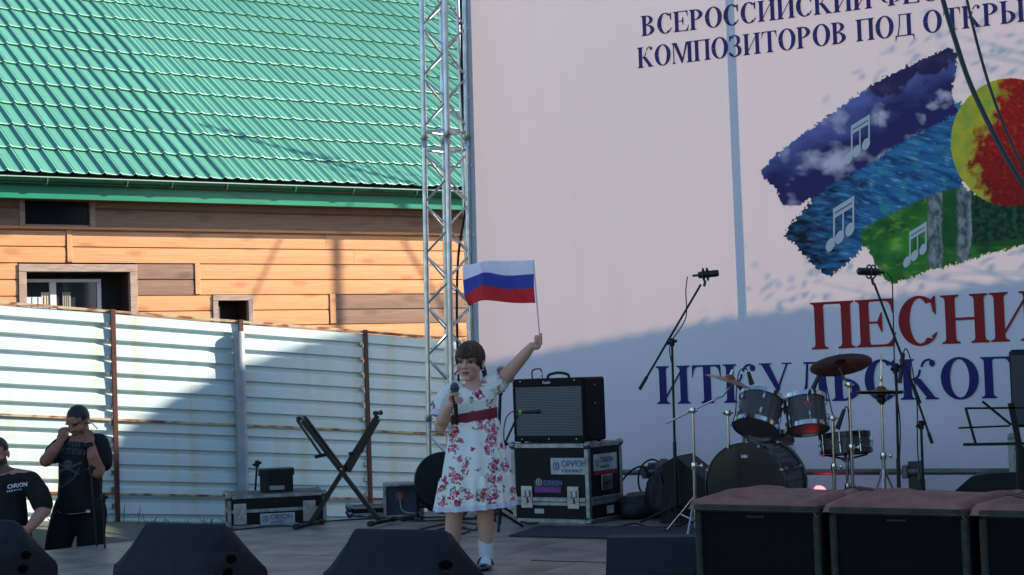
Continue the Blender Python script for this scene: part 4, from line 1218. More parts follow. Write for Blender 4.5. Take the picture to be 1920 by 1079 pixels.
# ------------------------------------------------------------------ subwoofers under a brown cloth cover
sa = at(1290, 941, 8.6); ztop_s = sa.z
SUBA = -36.0
sx_ = Vector((math.cos(R(SUBA)), math.sin(R(SUBA)), 0)); sy_ = Vector((-sx_.y, sx_.x, 0))
FRAME = mat('sub_frame', (.022,.020,.015,1), .6, spec=.25, c2=(.046,.042,.032,1), nscale=18, bump=.3, bscale=90)
GRILL = mat('sub_grille', (.008,.008,.009,1), .8, spec=.08, bump=.5, bscale=500)
CLOTH = mat('brown_cover', S(152,104,88), .9, c2=S(126,86,74), nscale=7, bump=.4, bscale=220)
SW, SD, SH = .685, .86, ztop_s-SZ
for k, lab in enumerate(('black subwoofer at the left end of the covered row', 'black subwoofer in the middle of the covered row', 'black subwoofer at the right picture edge, end of the covered row')):
    o_ = Vector((sa.x, sa.y, SZ)) + sx_*(.03 + k*(SW+.05))
    root = thing('subwoofer', lab, 'subwoofer', o_, SUBA, 'subwoofers under brown covers')
    m = MB(); m.bbox(0, SW, .03, SD, 0, SH-.012, .012); m.build('cabinet', mat('sub_box', (.007,.007,.007,1), .6, spec=.15, bump=.3, bscale=200), root)
    e = .036
    for (a, b, c, d) in ((0, SW, SH-.012-e, SH-.012), (0, SW, 0, e), (0, e, e, SH-.012-e), (SW-e, SW, e, SH-.012-e)):
        MB().bbox(a, b, 0, .032, c, d, .008).build('frame_rail', FRAME, root)
    MB().box(e-.002, SW-e+.002, .020, .03, e-.002, SH-.010-e).build('grille', GRILL, root)
    MB().bbox(SW*.42, SW*.56, .012, .022, SH-.075, SH-.063, .003).build('clip', FRAME, root)
    if k == 0:
        m = MB()
        for (a, b, c, d) in ((.075,.13,.0+.118,.124), (.075,.13,.07,.076), (.075,.081,.076,.118), (.124,.13,.076,.118)): m.box(a, b, .016, .020, c, d)
        m.build('badge_outline', mat('badge_ochre', S(120,112,72), .6), root)
def cover_z(u, v):
    k = u/(SW+.05); f = k-math.floor(k)
    z = .014 + .009*mnoise.noise(Vector((u*2.4, v*2.2, 3))) + .006*mnoise.noise(Vector((u*6.5+v*2, v*5, 8)))
    z += .016*math.exp(-((f-.09)/.05)**2)+.016*math.exp(-((f-.88)/.05)**2)
    z -= .05*math.exp(-((f-.965)/.022)**2)
    for (uu, vv, a, w_) in ((.30,.20,.045,.09),(.62,.45,.04,.08),(1.05,.16,.05,.10),(1.22,.42,.045,.09),(1.75,.22,.05,.10),(1.9,.5,.045,.09)):
        dd = ((u-uu+(v-vv)*.9)/w_/1.7)**2+((v-vv)/w_/.55)**2
        z -= a*math.exp(-dd)
    z += .022*math.sin(math.pi*min(1, max(0, v/SD)))
    if v < .05: z -= .05*((.05-v)/.05)**2
    return z
m = MB(); NU, NV = 150, 60; LU = 3*(SW+.05)+.1
for j in range(NV+1):
    v = -.014 + (SD+.02)*j/NV
    for i in range(NU+1):
        u = -.0 + LU*i/NU; m.v.append((u, v, max(SH-.016 + cover_z(u, v), (SH-.010 if v > .02 else SH-.035) if not .945 < (u/(SW+.05)) % 1 < .985 else SH-.06)))
m.f = [(j*(NU+1)+i, j*(NU+1)+i+1, (j+1)*(NU+1)+i+1, (j+1)*(NU+1)+i) for j in range(NV) for i in range(NU)]
cv = thing('subwoofer_cover', 'crumpled brown cloth cover lying over the row of subwoofers', 'cover', (sa.x, sa.y, SZ), SUBA)
m.build('cloth', CLOTH, cv, smooth=80, fix=False)
PATCH = mat('patch_dark', S(44,40,38), .7); OCH = mat('patch_ochre', S(128,108,62), .7)
for (u, v) in ((.62,.62), (1.62,.40)):
    m = MB(); g_ = 14
    for j in range(g_+1):
        for i in range(g_+1):
            uu, vv = u-.13+.26*i/g_, v-.09+.18*j/g_; m.v.append((uu, vv, max(SH-.016+cover_z(uu, vv), SH-.010)+.004))
    m.f = [(j*(g_+1)+i, j*(g_+1)+i+1, (j+1)*(g_+1)+i+1, (j+1)*(g_+1)+i) for j in range(g_) for i in range(g_)]
    pt = m.build('patch', PATCH, cv, fix=False)
    m = MB()
    for kk in range(5):
        a = u-.09+kk*.04
        m.add([(a, v-.03, 0), (a+.026, v-.03, 0), (a+.026, v+.03, 0), (a, v+.03, 0)], [(0,1,2,3)])
    m.v = [(x, y, max(SH-.016+cover_z(x, y), SH-.010)+.007) for (x, y, _z) in m.v]
    m.build('patch_print', OCH, pt, fix=False)

# ------------------------------------------------------------------ microphone stands
MICB = mat('mic_black', (.012,.012,.013,1), .4); MESHM = mat('mic_mesh', (.10,.11,.12,1), .4, .7, bump=.6, bscale=600)
def tripod(m, c, r, h, a0=0.4):
    c = Vector(c)
    for k in range(3):
        a = a0+2*math.pi*k/3; m.tube([c+Vector((0,0,h)), c+Vector((r*math.cos(a), r*math.sin(a), .015))], .010, 6)
def boom_stand(name, label, base, d, ptop, b0, b1, grp='boom microphone stands', legs=.3, r=.011, fz=SZ):
    """base, ptop, b0, b1: picture points of pole foot, pole top, boom ends; d: depth"""
    B = at(*base, d); fx_ = onfloor(base[0], base[1], SZ); foot = Vector((B.x, B.y, fz))
    T = at(*ptop, d)
    root = thing(name, label, 'microphone stand', foot, 0, grp)
    l = lambda p: Vector(p)-foot
    m = MB(); m.tube([Vector((0,0,.04)), l(T)*.45], r*1.25, 10); m.tube([l(T)*.45, l(T)], r*.85, 10); m.build('pole', BLACKM, root, smooth=True)
    for k in range(3):
        a = .5+2*math.pi*k/3; m = MB(); m.tube([Vector((0,0,.14)), Vector((legs*math.cos(a), legs*math.sin(a), .012))], .010, 6); m.build('leg', BLACKM, root)
    m = MB(); m.lathe([(.018,-.03),(.02,0),(.018,.03)], 10, l(T)); m.tube([l(T)+Vector((-.035,-.01,-.01)), l(T)+Vector((.035,.01,.01))], .012, 8); m.build('clutch', BLACKM, root, smooth=True)
    if b0:
        P0, P1 = l(at(*b0, d-.05)), l(at(*b1, d+.05))
        m = MB(); m.tube([P0, P1], .0085, 8); m.tube([P0, P0+(P1-P0)*.12], .013, 8); bo = m.build('boom', BLACKM, root, smooth=True)
        return root, foot, P0, P1
    return root, foot, None, None
def big_mic(label, px, py, d, s_, grp='side address microphones in shock mounts'):
    """side-address microphone in a shock mount, body pointing sideways (s_ = +1 right, -1 left)"""
    p = at(px, py, d); root = thing('studio_microphone', label, 'microphone', p, 0, grp)
    m = MB(); m.lathe([(.0,.105),(.018,.103),(.026,.095),(.027,-.02),(.024,-.05),(.0,-.055)], 18, (0,0,0), (s_,-.25,.06)); m.build('mic_body', MICB, root, smooth=True)
    axv = Vector((s_,-.25,.06)).normalized()
    for o_ in (-.012, .018):
        m = MB(); rf = Vector((0,0,1)); a1 = (rf-axv*rf.dot(axv)).normalized(); a2 = axv.cross(a1)
        m.tube([axv*o_+(a1*math.cos(t)+a2*math.sin(t))*.046 for t in [2*math.pi*k/20 for k in range(21)]], .006, 6, False); m.build('shock_ring', MICB, root, smooth=True)
    m = MB(); m.tube([(0,0,-.045), (-s_*.01,0,-.09)], .010, 8); m.build('yoke', MICB, root)
    m = MB(); m.tube([-axv*.05, -axv*.095], .009, 8); m.build('plug', MICB, root)
    return root, p, axv
s1r, f1, p0_, p1_ = boom_stand('microphone_stand', 'tall black boom stand left of the drum kit', (1269, 985), 12.7, (1260, 642), (1199, 731), (1314, 534))
big_mic('black shock mounted microphone on the boom stand left of the drums, pointing right', 1322, 515, 12.75, 1)
m = MB(); m.tube(spline([at(1289,519,12.7), at(1286,545,12.7), at(1287,590,12.7), at(1278,612,12.7), at(1256,650,12.66), at(1262,700,12.66), at(1264,800,12.66), at(1266,905,12.66), at(1250,975,12.5)]), .0045, 6)
tag(m.build('microphone_cable', RUBBER, smooth=True), 'thin black cable down the boom stand left of the drums', 'cable', 'microphone cables')
boom_stand('microphone_stand', 'tall black boom stand in front of the hi-hat, right of the drums', (1687, 990), 11.6, (1680, 690), (1725, 757), (1639, 532))
big_mic('black shock mounted microphone above the hi-hat, pointing left', 1634, 510, 11.65, -1)
m = MB(); m.tube(spline([at(1663,512,11.6), at(1672,525,11.6), at(1674,560,11.6), at(1676,640,11.6), at(1679,720,11.56), at(1688,800,11.56), at(1686,905,11.56), at(1700,980,11.4)]), .0045, 6)
tag(m.build('microphone_cable', RUBBER, smooth=True), 'thin black cable down the boom stand before the hi-hat', 'cable', 'microphone cables')
r3, f3, _a, b3 = boom_stand('microphone_stand', 'lower black boom stand right of the hi-hat, boom tilted steeply', (1734, 985), 12.1, (1727, 797), (1748, 832), (1692, 668))
m = MB(); m.tube([b3+Vector((.005,0,.02)), b3+Vector((-.035,-.03,-.19))], .016, 10); m.build('clip_microphone', MICB, r3, smooth=True)
m = MB(); m.tube(spline([b3+Vector((.005,0,.02)), b3+Vector((.03,0,.05)), b3+Vector((.06,0,-.05)), Vector((-.02,-.02,.85)), Vector((-.03,-.02,.5)), Vector((.0,-.02,.05))]), .0045, 6); m.build('lead', RUBBER, r3)
# amplifier microphone on a low boom
r4, f4, q0, q1 = boom_stand('microphone_stand', 'low black boom stand between the girl and the amplifier', (936, 975), 12.75, (944, 835), (930, 868), (971, 779), legs=.2)
am = thing('amplifier_microphone', 'short black microphone with a green ring before the amplifier grille', 'microphone', at(976, 773, 12.72), 0)
m = MB(); m.tube([(0,0,0),(.05,-.01,0),(.15,-.03,.0)], [.011,.014,.016], 12); m.build('mic_body', MICB, am, smooth=True)
m = MB(); m.tube([(-.012,0,0),(.006,0,0)], .015, 12); m.build('green_ring', mat('green_ring', S(120,200,40), .5), am)
m = MB(); m.tube(spline([(-.01,0,0),(-.07,0,0),(-.115,.02,-.06),(-.13,.03,-.2),(-.10,.05,-.5)]), .0045, 6); m.build('lead', RUBBER, am, smooth=True)
boom_stand('microphone_stand', 'black stand behind the girl with only its top showing', (930, 975), 13.6, (938, 735), None, None, legs=.2, r=.016)
# stands by the fence
boom_stand('microphone_stand', 'thin black stand behind the low flight case by the fence', (476, 985), 14.9, (482, 870), None, None, legs=.2)
boom_stand('microphone_stand', 'short black stand with a clip beside the man touching his ears', (200, 1060), 12.4, (193, 935), None, None, legs=.2, fz=.0, r=.008)
# ------------------------------------------------------------------ drum kit
def acrylic():
    m = bpy.data.materials.new('smoke_acrylic'); m.use_nodes = True
    N = m.node_tree.nodes; L = m.node_tree.links; b = N['Principled BSDF']; out = N['Material Output']
    b.inputs['Base Color'].default_value = (.24,.225,.215,1); b.inputs['Roughness'].default_value = .12
    tr = N.new('ShaderNodeBsdfTransparent'); tr.inputs[0].default_value = (.55,.53,.52,1)
    mx = N.new('ShaderNodeMixShader'); mx.inputs[0].default_value = .36
    L.new(tr.outputs[0], mx.inputs[1]); L.new(b.outputs[0], mx.inputs[2]); L.new(mx.outputs[0], out.inputs[0])
    return m
ACR = acrylic()
HEADB = mat('drum_head_black', (.008,.008,.009,1), .22); HEADD = mat('drum_head_smoke', (.075,.070,.068,1), .35)
HOOPB = mat('hoop_black', (.012,.012,.012,1), .25)
BRASS = mat('cymbal_bronze', S(120,96,70), .38, .85, c2=S(92,72,56), nscale=30, stretch=(1,1,1), rvar=.08)
def frame_of(axis):
    ax = Vector(axis).normalized(); ref = Vector((0,0,1)) if abs(ax.z) < .9 else Vector((1,0,0))
    a = (ref-ax*ref.dot(ax)).normalized(); return ax, a, ax.cross(a)
def drum(name, label, c, axis, r, h, lugs=6, hoop=CHROME, head_f=HEADD, grp='drums of the kit', lugm=CHROME, floor=None):
    root = thing(name, label, 'drum', c, 0, grp)
    ax, a, b = frame_of(axis)
    m = MB(); m.lathe([(r,-h/2),(r,h/2),(r-.006,h/2),(r-.006,-h/2),(r,-h/2)], 40, (0,0,0), ax); m.build('shell', ACR, root, smooth=True)
    for s in (-1, 1):
        m = MB(); m.lathe([(0,s*(h/2+.004)),(r*.6,s*(h/2+.004)),(r+.002,s*(h/2+.002)),(r+.003,s*(h/2-.006))], 40, (0,0,0), ax); m.build('head', head_f if s > 0 else HEADD, root, smooth=True)
        m = MB(); m.lathe([(r+.004,s*(h/2-.024)),(r+.013,s*(h/2-.022)),(r+.013,s*(h/2+.010)),(r+.004,s*(h/2+.013)),(r+.004,s*(h/2-.024))], 40, (0,0,0), ax); m.build('hoop', hoop, root, smooth=30)
    for k in range(lugs):
        w = 2*math.pi*(k+.5)/lugs; dv = a*math.cos(w)+b*math.sin(w)
        for s in (-1, 1):
            m = MB(); p = dv*(r+.012)+ax*s*(h/2-.065); m.tube([p-ax*.018, p+ax*.018], .009, 8); m.ell(p, (.012,.012,.012), 8, 6); m.tube([p, dv*(r+.014)+ax*s*(h/2+.008)], .003, 5); m.build('lug', lugm, root, smooth=True)
    return root
DK = 12.1
# bass drum, front head towards the audience
kax = Vector((-.47,-.88,.0))
kc_ = at(1395, 912, 12.15)
kd = drum('bass_drum', 'large bass drum with black front head behind the subwoofers', kc_+Vector((.12,.22,0)), kax, .295, .44, 8, HOOPB, HEADB)
ax, a, b = frame_of(kax)
m = MB(); cz = ax*(.22+.006)+a*.2
for (x, y, w_, h_) in ((-.022,0,.044,.004),(-.022,.004,.006,.016),(-.011,.004,.006,.011),(-.003,.004,.006,.018),(.006,.004,.006,.011),(.016,.004,.006,.016)):
    m.add([cz+b*x+a*y, cz+b*(x+w_)+a*y, cz+b*(x+w_)+a*(y+h_), cz+b*x+a*(y+h_)], [(0,1,2,3)])
m.build('crown_print', WHITE, kd, fix=False)
for k in range(8):
    w = 2*math.pi*(k+.5)/8; dv = a*math.cos(w)+b*math.sin(w); m = MB(); m.tube([dv*.305+ax*.19, dv*.305+ax*.245], .010, 6); m.tube([dv*.29+ax*.238, dv*.312+ax*.238], .009, 6); m.build('claw_hook', CHROME, kd)
for s in (-1, 1):
    m = MB(); p = b*s*.28; m.tube([p+ax*.1+Vector((0,0,-.05)), p*1.45+ax*.2+Vector((0,0,-.42))], .009, 8); m.build('spur', CHROME, kd)
# rack toms
t1 = drum('rack_tom', 'smoky see through rack tom on the left, tilted to the right', at(1424, 776, 12.3), (.30,.46,.84), .158, .245)
t2 = drum('rack_tom', 'smoky see through rack tom on the right, nearly upright', at(1511, 776, 12.3), (-.02,.36,.93), .145, .235)
drum('rear_tom', 'dark tom half hidden behind the bass drum and rack toms', at(1440, 828, 12.9), (0,.1,.99), .19, .13, 6)
drum('snare_drum', 'shallow snare drum with chrome lugs right of the rack toms', at(1585, 832, 12.5), (-.03,.12,.99), .178, .13, 8, HOOPB)
def hang_mic(name, label, pts, d, head):
    root = thing(name, label, 'microphone', at(*head[0], d), 0, 'clip microphones on the drums'); o_ = at(*head[0], d)
    m = MB(); m.tube([at(*head[0], d)-o_, at(*head[1], d)-o_], [.013,.019], 10); m.build('mic_body', MICB, root, smooth=True)
    m = MB(); m.tube(spline([at(*p, d)-o_ for p in pts]), .0045, 6); m.build('lead', RUBBER, root, smooth=True)
hang_mic('drum_microphone', 'black clip microphone over the left rack tom', [(1403,695),(1396,691),(1386,698),(1381,730),(1379,775),(1370,800)], 12.15, ((1403,697),(1410,722)))
hang_mic('drum_microphone', 'black clip microphone over the right rack tom', [(1537,703),(1544,704),(1551,730),(1558,765),(1564,800),(1566,900)], 12.15, ((1535,705),(1524,730)))
hang_mic('drum_microphone', 'black clip microphone above the snare drum', [(1582,770),(1587,763),(1591,775),(1593,830),(1590,900)], 12.2, ((1583,768),(1570,805)))
# hardware
def cym(name, label, c, axis, r, par_label=None):
    root = thing(name, label, 'cymbal', c, 0, 'cymbals of the drum kit')
    m = MB(); m.lathe([(.0,.034),(.012,.034),(.030,.026),(.042,.010),(.055,.006),(r*.7,-.004),(r,-.020),(r,-.0215),(r*.7,-.0055),(.055,.0045),(.042,.008),(.03,.024),(.0,.032)], 48, (0,0,0), axis); m.build('bronze_plate', BRASS, root, smooth=60)
    ax = Vector(axis).normalized(); m = MB(); m.tube([ax*.03, ax*.075], .004, 6); m.lathe([(.014,.036),(.014,.05)], 10, (0,0,0), ax); m.lathe([(.0,.07),(.010,.068),(.010,.056),(0,.055)], 8, (0,0,0), ax); m.build('wing_nut', CHROME, root)
def hw_stand(name, label, foot_px, d, top, legs=True, tiers=(), r=.011, foot_y=None, lr=.28, lh=.26, grp='chrome drum hardware'):
    T = at(*top, d); fz = SZ; foot = Vector((at(foot_px, 900, d).x, d, fz))
    root = thing(name, label, 'drum stand', foot, 0, grp); l = T-foot
    m = MB(); m.tube([Vector((0,0,.05)), l*.55], r*1.25, 12); m.build('tube', CHROME, root, smooth=True)
    m = MB(); m.tube([l*.55, l], r*.85, 12); m.build('tube', CHROME, root, smooth=True)
    m = MB(); m.lathe([(r*1.9,-.025),(r*2,-.02),(r*2,.02),(r*1.9,.025)], 12, l*.55); m.tube([l*.55, l*.55+Vector((.045,-.01,0))], .006, 6); m.ell(l*.55+Vector((.05,-.01,0)), (.012,.006,.018), 8, 6); m.build('clamp', CHROME, root, smooth=True)
    m = MB(); m.lathe([(r*1.8,-.02),(r*2.2,0),(r*1.8,.02)], 12, l); m.tube([l+Vector((-.035,-.015,0)), l+Vector((.035,.015,0))], .009, 8); m.build('tilter', CHROME, root, smooth=True)
    if legs:
        for k in range(3):
            a_ = -1.9+2*math.pi*k/3
            e = Vector((lr*math.cos(a_), lr*math.sin(a_), .012)); m = MB()
            m.tube([Vector((0,0,lh)), e*.92+Vector((0,0,.02)), e], .008, 6); m.tube([Vector((0,0,.09)), e*.5+Vector((0,0,lh*.5))], .006, 6); lg_ = m.build('leg', CHROME, root, smooth=True)
            m = MB(); m.tube([e-Vector((.0,0,0)), e*1.1], .015, 8); m.build('rubber_foot', RUBBER, lg_)
    return root, foot, l
r_, f_, l_ = hw_stand('cymbal_stand', 'chrome boom cymbal stand at the left of the drum kit', 1301, 11.9, (1299, 770))
m = MB(); m.tube([at(1249,794,11.9)-f_, at(1356,742,11.95)-f_], .007, 8); m.tube([at(1352,744,11.95)-f_, at(1366,728,11.95)-f_, at(1374,716,11.95)-f_], .010, 8); m.build('boom', CHROME, r_, smooth=True)
cym('cymbal', 'left cymbal seen edge on, tilted down to the right', at(1368, 712, 11.98), (.33,-.04,.92), .175)
r_, f_, l_ = hw_stand('cymbal_stand', 'tall chrome stand under the large crash cymbal', 1598, 12.2, (1592, 722))
m = MB(); m.tube([l_, at(1582,708,12.2)-f_, at(1574,690,12.2)-f_], .008, 8); m.build('tilt_arm', CHROME, r_, smooth=True)
cym('cymbal', 'large dark crash cymbal above the right rack tom', at(1576, 680, 12.2), (-.05,.36,.93), .222)
r_, f_, l_ = hw_stand('hi_hat_stand', 'chrome hi-hat stand on a tripod at the right of the drums', 1657, 12.2, (1653, 752), lr=.17, lh=.40)
m = MB(); m.tube([l_, at(1652,664,12.2)-f_], .004, 6); m.build('pull_rod', CHROME, r_)
m = MB(); m.lathe([(.016,-.05),(.026,-.03),(.026,.0),(.018,.02)], 12, at(1653,746,12.2)-f_); m.build('cup', BLACKM, r_, smooth=True)
m = MB(); m.lathe([(.008,-.02),(.012,0),(.008,.03)], 10, at(1652,712,12.2)-f_); m.build('clutch', CHROME, r_, smooth=True)
cym('hi_hat_cymbal', 'upper cymbal of the closed hi-hat pair', at(1652, 733, 12.2), (0.02,0,1), .175)
cym('hi_hat_cymbal', 'lower cymbal of the closed hi-hat pair', at(1652, 739, 12.2), (-.02,0,-1), .175)
hw_stand('tom_stand', 'chrome stand with clamp holding the left rack tom', 1366, 12.45, (1365, 775))
hw_stand('tom_stand', 'chrome stand with clamp right of the right rack tom', 1563, 12.15, (1561, 785), legs=True, lr=.18)
r_, f_, l_ = hw_stand('snare_stand', 'low basket stand carrying the snare drum', 1588, 12.55, (1587, 862), lr=.2, lh=.16)
for k in range(3):
    a_ = .3+2*math.pi*k/3; e = Vector((.17*math.cos(a_), .17*math.sin(a_), 0)); m = MB(); m.tube([l_, l_+e+Vector((0,0,.03)), l_+e*1.08+Vector((0,0,.09))], .008, 6); m.build('basket_arm', BLACKM, r_)
# red stage lamp on the floor among the drums
lp = onfloor(1497, 962, SZ); lp = Vector((lp.x+.15, lp.y, SZ))
led = thing('red_stage_lamp', 'small red floor lamp glowing behind the bass drum', 'lamp', lp, 20)
m = MB(); m.lathe([(.05,0),(.06,.02),(.06,.09),(.05,.10)], 18, (0,0,.10), (-.1,-.6,.6)); m.build('housing', BLACKM, led, smooth=True)
em = bpy.data.materials.new('red_glow'); em.use_nodes = True; N = em.node_tree.nodes; e_ = N.new('ShaderNodeEmission'); e_.inputs[0].default_value = (1,.05,.06,1); e_.inputs[1].default_value = 6
em.node_tree.links.new(e_.outputs[0], N['Material Output'].inputs[0])
m = MB(); m.lathe([(.05,.102),(0,.104)], 18, (0,0,.10), (-.1,-.6,.6)); m.build('lens', em, led)
m = MB(); m.tube([(-.08,0,.1),(-.08,0,.01),(.08,0,.01),(.08,0,.1)], .008, 6); m.build('yoke', BLACKM, led)
pl_ = bpy.data.lights.new('red_lamp_light', 'POINT'); pl_.energy = .06; pl_.color = (1,.04,.05); pl_.shadow_soft_size = .05
po = bpy.data.objects.new('red_lamp_light', pl_); col.objects.link(po); po.parent = led; po.location = (-.02,-.10,.24)

# ------------------------------------------------------------------ rail behind the kit, boxes and bags
RAIL = mat('rail_zinc', (.20,.21,.20,1), .5, .6, c2=(.12,.13,.12,1), nscale=8)
ta_, tb2 = onplane(1150, 884, stage_pt(0, -.42), BA), onplane(1886, 887, stage_pt(0, -.42), BA)
O_ = stage_pt(0, -.42)
zr_ = (ta_[1]+tb2[1])/2
rail = thing('guard_rail', 'grey scaffold tube rail low in front of the banner', 'rail', (O_[0], O_[1], 0), BA)
m = MB(); m.tube([(ta_[0]-1.2, 0, zr_), (tb2[0]+1.5, 0, zr_)], .024, 12); m.build('rail_tube', RAIL, rail, smooth=True)
for px in (1222, 1712):
    u = onplane(px, 900, O_, BA)[0]
    m = MB(); m.bbox(u-.045, u+.045, .028, .10, SZ-.5, zr_+.075, .006); pst = m.build('rail_post', mat('rail_post_dark', (.05,.055,.055,1), .5, c2=(.08,.08,.08,1), nscale=9), rail)
    m = MB(); m.bbox(u-.075, u-.03, -.04, .04, zr_-.05, zr_+.05, .008); m.bbox(u+.045, u+.075, -.035, .045, zr_-.07, zr_+.085, .006); m.build('coupler', RAIL, pst)
def lump(name, label, cat, c, size, rz, M, seed, rough=.18, flat=.6):
    m = MB(); n, k = 30, 16
    m.ell((0,0,0), (1,1,1), n, k)
    v2 = []
    for v in m.v:
        p = Vector(v); q = Vector([math.copysign(abs(x)**flat, x) for x in p])
        d_ = 1+rough*mnoise.noise(p*1.6+Vector((seed,0,0)))+rough*.4*mnoise.noise(p*4+Vector((seed,5,0)))
        v2.append((q.x*size[0]*d_, q.y*size[1]*d_, max(0.0, (q.z+1)*size[2]*d_)))
    m.v = v2
    o = m.build(name, M, None, smooth=80, loc=c, rot=(0,0,R(rz)))
    return tag(o, label, cat)
SOFT = mat('bag_nylon', (.012,.012,.014,1), .6, bump=.3, bscale=60)
p = at(1200, 955, 13.35); lump('equipment_bag', 'black soft bag on the floor right of the amplifier case', 'bag', (p.x, p.y, SZ), (.20,.16,.09), 10, SOFT, 1)
p = at(1266, 955, 13.2); lump('equipment_bag', 'large black gear bag behind the left boom stand', 'bag', (p.x, p.y, SZ), (.19,.18,.20), -20, SOFT, 4, .25)
p = at(1308, 900, 12.9)
bxs = thing('drum_speaker', 'tilted black speaker box left of the bass drum', 'speaker', (p.x, p.y, SZ), -25)
m = MB(); m.prism([(-.24,0),(.26,0),(.26,.22),(-.10,.50),(-.20,.44)], -.2, .2, 'xz'); m.build('cabinet', BLACK, bxs)
m = MB(); m.tube([(-.235,-.205,.38),(-.215,-.205,.30)], .02, 8); m.build('handle', BLACKM, bxs)
p = at(1850, 940, 12.2)
wb = thing('covered_wedge', 'dark wedge shaped box behind the subwoofers at right', 'speaker', (p.x, p.y, SZ), -22)
m = MB(); m.prism([(-.33,0),(.45,0),(.45,.36),(.05,.345),(-.08,.32),(-.22,.20)], -.2, .2, 'xz'); m.build('cabinet', BLACK, wb)
# loops of cable on the rail
for k, (a, pts) in enumerate((('black cable arching from the case to the rail', [(1156,935),(1165,905),(1185,882),(1206,875),(1216,890)]), ('black cable looped over the rail coupler', [(1240,868),(1222,862),(1205,872),(1197,895),(1201,920),(1220,935)]), ('thin black cable crossing below the rail', [(1235,880),(1228,905),(1212,925),(1192,938)]), ('black cable curling over the soft bag', [(1165,935),(1180,926),(1200,925),(1207,934)]))):
    m = MB(); m.tube(spline([at(x, y, 13.6) for (x, y) in pts]), .008 if k < 2 else .005, 6); tag(m.build('cable', RUBBER, smooth=True), a, 'cable', 'loose cables by the rail')

# music stand at the right edge
MD = 11.4
ms = thing('music_stand', 'black wire music stand at the right edge before the banner', 'music stand', (at(1903,900,MD).x, MD, SZ), 0); mo = Vector((at(1903,900,MD).x, MD, SZ))
def mbar(a, b, w, nm='bar', da=0, db=0):
    m = MB(); A, B = at(*a, MD+da)-mo, at(*b, MD+db)-mo; flatbar(m, A, B, w, .006); return m.build(nm, BLACKM, ms)
mbar((1806,834), (1925,832), .010, 'ledge'); mbar((1811,767), (1829,831), .008); mbar((1809,766), (1930,765), .007); mbar((1797,803), (1893,799), .006)
mbar((1842,753), (1896,797), .008); mbar((1895,756), (1912,840), .020, 'spine'); mbar((1925,768), (1925,832), .008)
m = MB(); m.tube([at(1908,835,MD)-mo, at(1910,930,MD)-mo, (0,0,.0)], .013, 10); m.build('pole', BLACKM, ms, smooth=True)
for k in range(3):
    a_ = .4+2*math.pi*k/3; m = MB(); m.tube([(0,0,.22), (.26*math.cos(a_), .26*math.sin(a_), .01)], .008, 6); m.build('leg', BLACKM, ms)
# side loudspeaker and box at right edge
p = at(1932, 720, 12.3)
sp_ = thing('side_loudspeaker', 'tall black loudspeaker with grey grille cut by the right picture edge', 'loudspeaker', (p.x, p.y, SZ), -25)
z0, z1 = at(1932, 800, 12.3).z-SZ, at(1932, 655, 12.3).z-SZ
m = MB(); m.bbox(-.12, .22, -.15, .15, z0, z1, .02); m.build('cabinet', BLACK, sp_)
m = MB(); m.bbox(-.105, .205, -.158, -.148, z0+.02, z1-.04, .004); m.build('grille', mat('grille_grey', (.05,.055,.06,1), .6, bump=.5, bscale=400), sp_)
m = MB(); m.tube([(.05,0,z0), (.05,0,.0)], .018, 10); m.build('pole', BLACKM, sp_, smooth=True)
p = at(1900, 900, 12.0)
gp = thing('galvanised_post', 'short round topped galvanised post at the right edge', 'post', (p.x, p.y, SZ), -20)
zz = at(1900, 812, 12.0).z-SZ
m = MB(); m.bbox(-.025, .025, -.02, .02, 0, zz-.025, .004); m.lathe([(.025,-.02),(.025,.02)], 16, (0,0,zz-.025), (0,1,0)); m.build('post_tube', mat('galvanised', (.34,.36,.34,1), .5, .6, c2=(.22,.23,.22,1), nscale=20), gp)
p = at(1925, 900, 12.05)
bk = thing('black_rack', 'black equipment box beside the galvanised post at right', 'equipment box', (p.x, p.y, SZ), -22)
m = MB(); m.bbox(-.06, .25, -.12, .12, 0, at(1920, 838, 12.05).z-SZ, .01); m.build('box_body', PANEL, bk)
m = MB(); m.bbox(-.062, -.03, -.125, -.115, .02, at(1920, 842, 12.05).z-SZ, .004); m.build('edge_profile', EXTR, bk)

# floor mat
MATC = mat('floor_mat', S(40,44,62), .9, c2=S(30,33,46), nscale=40, bump=.4, bscale=200)
pts = [onfloor(*q, SZ) for q in ((953,1007),(1012,988),(1330,990),(1345,1014),(1156,1012))]
c = sum(pts, Vector())/5
m = MB(); m.prism([(q.x-c.x, q.y-c.y) for q in pts], 0, .007, 'xy'); tag(m.build('floor_mat', MATC, loc=(c.x, c.y, SZ+.003)), 'dark blue floor mat in front of the amplifier case', 'mat')

# cables lying on the stage
rr = random.Random(3)
def floor_cable(label, pts, r=.0065, M=RUBBER):
    q = [onfloor(x, y, SZ)+Vector((0,0,r+.002)) for (x, y) in pts]
    m = MB(); m.tube(spline(q, 10), r, 6); tag(m.build('floor_cable', M, smooth=True), label, 'cable', 'cables lying on the stage')
floor_cable('long black cable running left of the fan across the floor', [(560,983),(620,979),(690,975),(760,974),(830,972),(900,975)])
floor_cable('second black cable beside the fan feet', [(660,970),(720,973),(780,979),(850,977),(930,973)])
floor_cable('black cable curving between the girl and the third monitor', [(770,1000),(800,992),(835,985),(870,982),(905,986),(925,975)])
floor_cable('black cable looping behind the legs of the girl', [(790,1003),(830,994),(862,992),(893,996),(912,985),(895,976)])
floor_cable('thin black cable reaching towards the amplifier case', [(905,978),(935,968),(960,975),(990,984),(1010,983)])
floor_cable('black cable by the foot of the left cymbal stand', [(1160,990),(1190,984),(1215,990),(1250,992),(1285,985)])
floor_cable('thin red cable on the floor right of the girl', [(995,1052),(1040,1054),(1090,1055),(1145,1057)], .003, mat('red_cable', S(120,50,50), .6))
